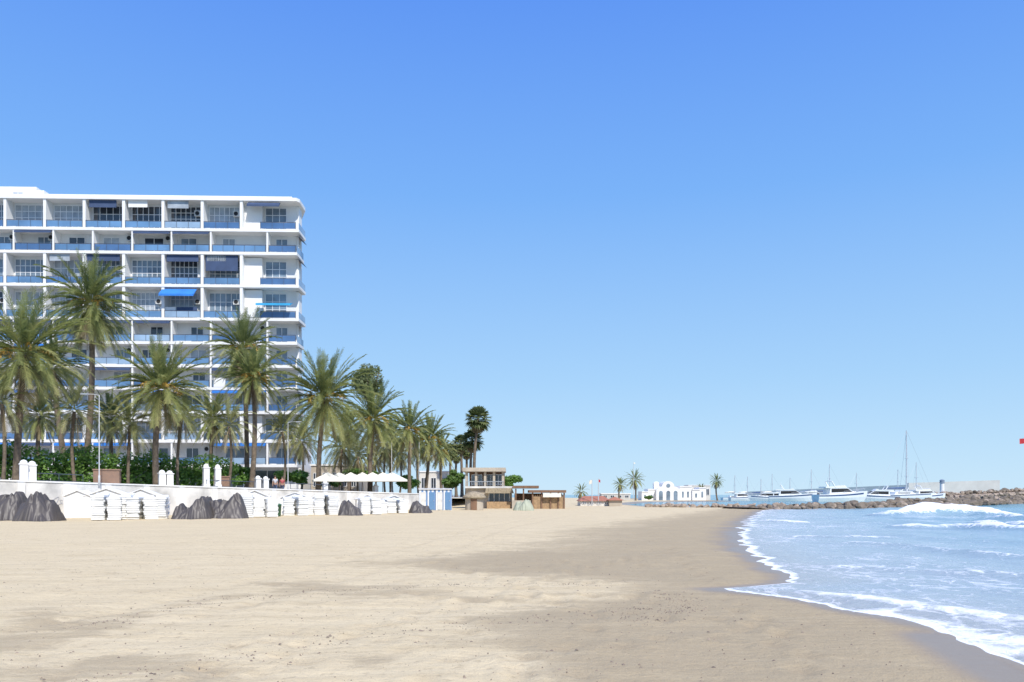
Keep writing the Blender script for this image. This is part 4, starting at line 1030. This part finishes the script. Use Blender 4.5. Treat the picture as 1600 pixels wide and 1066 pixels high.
for q in range(10):
    bm=bmesh.new(); bmesh.ops.create_icosphere(bm,subdivisions=2,radius=1)
    pl=[(Vector((rd.gauss(0,1),rd.gauss(0,1),rd.gauss(0,1))).normalized(),rd.uniform(.5,.85)) for _ in range(9)]
    for v_ in bm.verts:
        for n_,d_ in pl:
            e=v_.co.dot(n_)-d_
            if e>0: v_.co-=n_*e
        v_.co*=rd.uniform(.96,1.04)
    me=bpy.data.meshes.new('boulder'); bm.to_mesh(me); bm.free(); rk.append(me)
rkm=[]
for me in rk:
    m2=me.copy(); me.materials.append(M['rocklow']); m2.materials.append(M['rockhi']); rkm.append(m2)
def boulder(p,s_,pale,label,grp):
    o=bpy.data.objects.new('boulder',rd.choice(rkm if pale else rk)); col.objects.link(o); o.location=p
    o.scale=(s_*rd.uniform(.8,1.3),s_*rd.uniform(.8,1.2),s_*rd.uniform(.55,.9)); o.rotation_euler=(rd.uniform(-.4,.4),rd.uniform(-.4,.4),rd.random()*6.28)
    tag(o,label,'rock',grp)
for k in range(74):
    t=.005+.80*(k/74)**.95
    for row,(off,zf) in enumerate(((3.4,.02),(1.9,.42),(.3,.8))):
        p,dd=gpt(t+rd.uniform(-.005,.005)); nn=Vector((dd.y,-dd.x,0)); s_=(.42+.40*min(1,t/.4))*rd.uniform(.65,1.25)
        q=p+nn*(off+rd.uniform(-.5,.5)); q.z=gh(t)*zf+rd.uniform(-.15,.1); boulder(q,s_,rd.random()<.15,'brown armour boulder of the low breakwater beyond the waves','boulders of the low breakwater')
BA=Vector((116,255,0)); BB=Vector((190,286,0))
for k in range(66):
    t=k/65
    for row in range(2):
        p=BA.lerp(BB,t)+Vector((rd.uniform(-.6,.6),-row*2.2,0)); p.z=.4+3.2*t**.9-row*.9-row*.5*t+rd.uniform(-.25,.25); boulder(p,rd.uniform(.75,1.25),rd.random()<.75,'pale pinkish boulder on the bank below the harbour wall at right','pale boulders of the upper bank')
mb=MB(); q=[(BA.x-3,BA.y-3.5,-1),(BB.x+2,BB.y-5,-1),(BB.x,BB.y+4,-1),(BA.x-3,BA.y+4,-1),(BA.x-2,BA.y-.5,.1),(BB.x+2,BB.y-.5,3.1),(BB.x,BB.y+3,3.1),(BA.x-2,BA.y+3,.1)]
mb.add(q,[(0,1,5,4),(1,2,6,5),(2,3,7,6),(3,0,4,7),(4,5,6,7)]); tag(mb.build('upper_bank',M['rockhi']),'bank of pale rubble at the right behind the low breakwater','breakwater',kind='structure')
for k in range(34):
    t=k/33; p=Vector((17.5+14*t,103-6*t+rd.uniform(-.8,.8),.12+rd.uniform(-.1,.15))); boulder(p,rd.uniform(.3,.55),True,'small pale boulder on the spit before the white arched building','small boulders on the sand spit')

# ------------------------------------------------------------------ people on the promenade
def skin_mesh(name,verts,edges,rads,m,parent,sub=1):
    bm=bmesh.new(); lay=bm.verts.layers.skin.verify(); vs=[bm.verts.new(v_) for v_ in verts]
    for i,v_ in enumerate(vs):
        r_=rads[i]; v_[lay].radius=(r_,r_); v_[lay].use_root=(i==0)
    for a,b in edges: bm.edges.new((vs[a],vs[b]))
    me=bpy.data.meshes.new(name); bm.to_mesh(me); bm.free(); o=bpy.data.objects.new(name,me); col.objects.link(o)
    o.modifiers.new('s','SKIN'); mm=o.modifiers.new('u','SUBSURF'); mm.levels=sub; mm.render_levels=sub
    dg=bpy.context.evaluated_depsgraph_get(); me2=bpy.data.meshes.new_from_object(o.evaluated_get(dg)); 
    o.modifiers.clear(); o.data=me2; me2.materials.clear(); me2.materials.append(m); me2.polygons.foreach_set('use_smooth',[True]*len(me2.polygons)); o.parent=parent; return o
def person(px,Y,rz,label,shirt,hgt=1.72):
    x=(px-800)/F*Y; z_=gz(x,Y); r=empty('person',(x,Y,z_),rz,label,'person'); k=hgt/1.72
    V=[(0,0,.95),(0,0,1.15),(0,0,1.38),(0,0,1.47),(0,-.01,1.55),(0,-.02,1.66)]; Rr=[.13,.12,.13,.055,.085,.09]; E=[(0,1),(1,2),(2,3),(3,4),(4,5)]
    for s_ in (-1,1):
        b=len(V); V+=[(s_*.17,0,1.40),(s_*.22,.03,1.13),(s_*.23,-.06,.90),(s_*.23,-.08,.81)]; Rr+=[.055,.045,.035,.032]; E+=[(2,b),(b,b+1),(b+1,b+2),(b+2,b+3)]
        for f in range(5):
            c=len(V); o_=(-.03+.015*f); V+=[(s_*.23+o_*.3,-.08+o_*1.3,.74-.012*(f in(1,2,3))),(s_*.215+o_*.3,-.09+o_*1.3,.70)]; Rr+=[.010,.008]; E+=[(b+3,c),(c,c+1)]
        b=len(V); st=.16*s_; V+=[(s_*.10,0,.88),(s_*.10,-st*.6-.02,.48),(s_*.10,-st+.03,.09),(s_*.11,-st-.12,.045)]; Rr+=[.085,.058,.042,.038]; E+=[(0,b),(b,b+1),(b+1,b+2),(b+2,b+3)]
    V=[(a*k,b*k,c*k) for a,b,c in V]; skin_mesh('body',V,E,Rr,M['skin'],r)
    V=[(0,0,1.0),(0,0,1.15),(0,0,1.40),(-.18,0,1.40),(-.22,.03,1.16),(.18,0,1.40),(.22,.03,1.16)]; skin_mesh('shirt',[(a*k,b*k,c*k) for a,b,c in V],[(0,1),(1,2),(2,3),(3,4),(2,5),(5,6)],[.16,.145,.15,.075,.062,.075,.062],shirt,r)
    V=[(0,0,1.0),(-.10,0,.88),(-.10,.08,.48),(-.10,.19,.14),(.10,0,.88),(.10,-.12,.48),(.10,-.13,.14)]; skin_mesh('trousers',[(a*k,b*k,c*k) for a,b,c in V],[(0,1),(1,2),(2,3),(0,4),(4,5),(5,6)],[.155,.10,.075,.062,.10,.075,.062],M['denim'],r)
    mb=MB(); mb.lathe([(.098,1.62),(.104,1.68),(.08,1.75),(.03,1.775)],(0,.015,0),12); mb.v=[(a*k,b*k,c*k) for a,b,c in mb.v]; mb.build('hair',M['hair'],r,True)
person(430,74.5,.5,'person in a pale shirt walking behind the wall, left of two',M['shirtw'])
person(441,75,.3,'person in a red shirt walking behind the wall, right of two',M['shirtr'],1.66)

# ------------------------------------------------------------------ light, sky, camera
EL=49; sd=Vector((.42,-.91,0)).normalized()
sdir=Vector((sd.x*math.cos(math.radians(EL)),sd.y*math.cos(math.radians(EL)),math.sin(math.radians(EL))))
sl=bpy.data.lights.new('sun','SUN'); sl.energy=5.0; sl.angle=math.radians(.5); sl.color=(1,.955,.875)
so=bpy.data.objects.new('sun',sl); col.objects.link(so); so.rotation_euler=(-sdir).to_track_quat('-Z','Y').to_euler()
w=bpy.data.worlds.new('World'); scene.world=w; w.use_nodes=True; nt=w.node_tree
sk=nt.nodes.new('ShaderNodeTexSky'); sk.sky_type='NISHITA'; sk.sun_disc=False; sk.sun_elevation=math.radians(EL); sk.sun_rotation=math.atan2(sd.x,sd.y)
sk.air_density=1.0; sk.dust_density=.0; sk.ozone_density=3.0; sk.altitude=0
SB=.13
sp=nt.nodes.new('ShaderNodeSeparateXYZ'); lk(nt,coord(nt,'Generated'),sp.inputs[0])
rc=ramp(nt,sp.outputs[2],[(0,(.57,.79,.97)),(.05,(.51,.75,.975)),(.14,(.395,.66,.975)),(.35,(.20,.46,.965)),(.53,(.12,.32,.93)),(1,(.07,.20,.70))])
vm=nt.nodes.new('ShaderNodeVectorMath'); vm.operation='SCALE'; lk(nt,rc,vm.inputs[0]); vm.inputs['Scale'].default_value=1/SB
bg=nt.nodes['Background']; bg.inputs[1].default_value=SB
lk(nt,mixc(nt,.95,sk.outputs[0],vm.outputs[0]),bg.inputs[0])
cam=bpy.data.cameras.new('camera'); co=bpy.data.objects.new('camera',cam); col.objects.link(co); co.location=(0,0,H); co.rotation_euler=(PI/2,0,0)
ZM,CX,CY=1.0,800,533
cam.sensor_width=36; cam.lens=36*F/1600*ZM; cam.shift_x=ZM*(CX-800)/1600; cam.shift_y=ZM*(HY-CY)/1600; cam.clip_end=20000; cam.clip_start=.1
scene.camera=co
scene.view_settings.view_transform='Standard'; scene.view_settings.look='None'; scene.view_settings.exposure=0
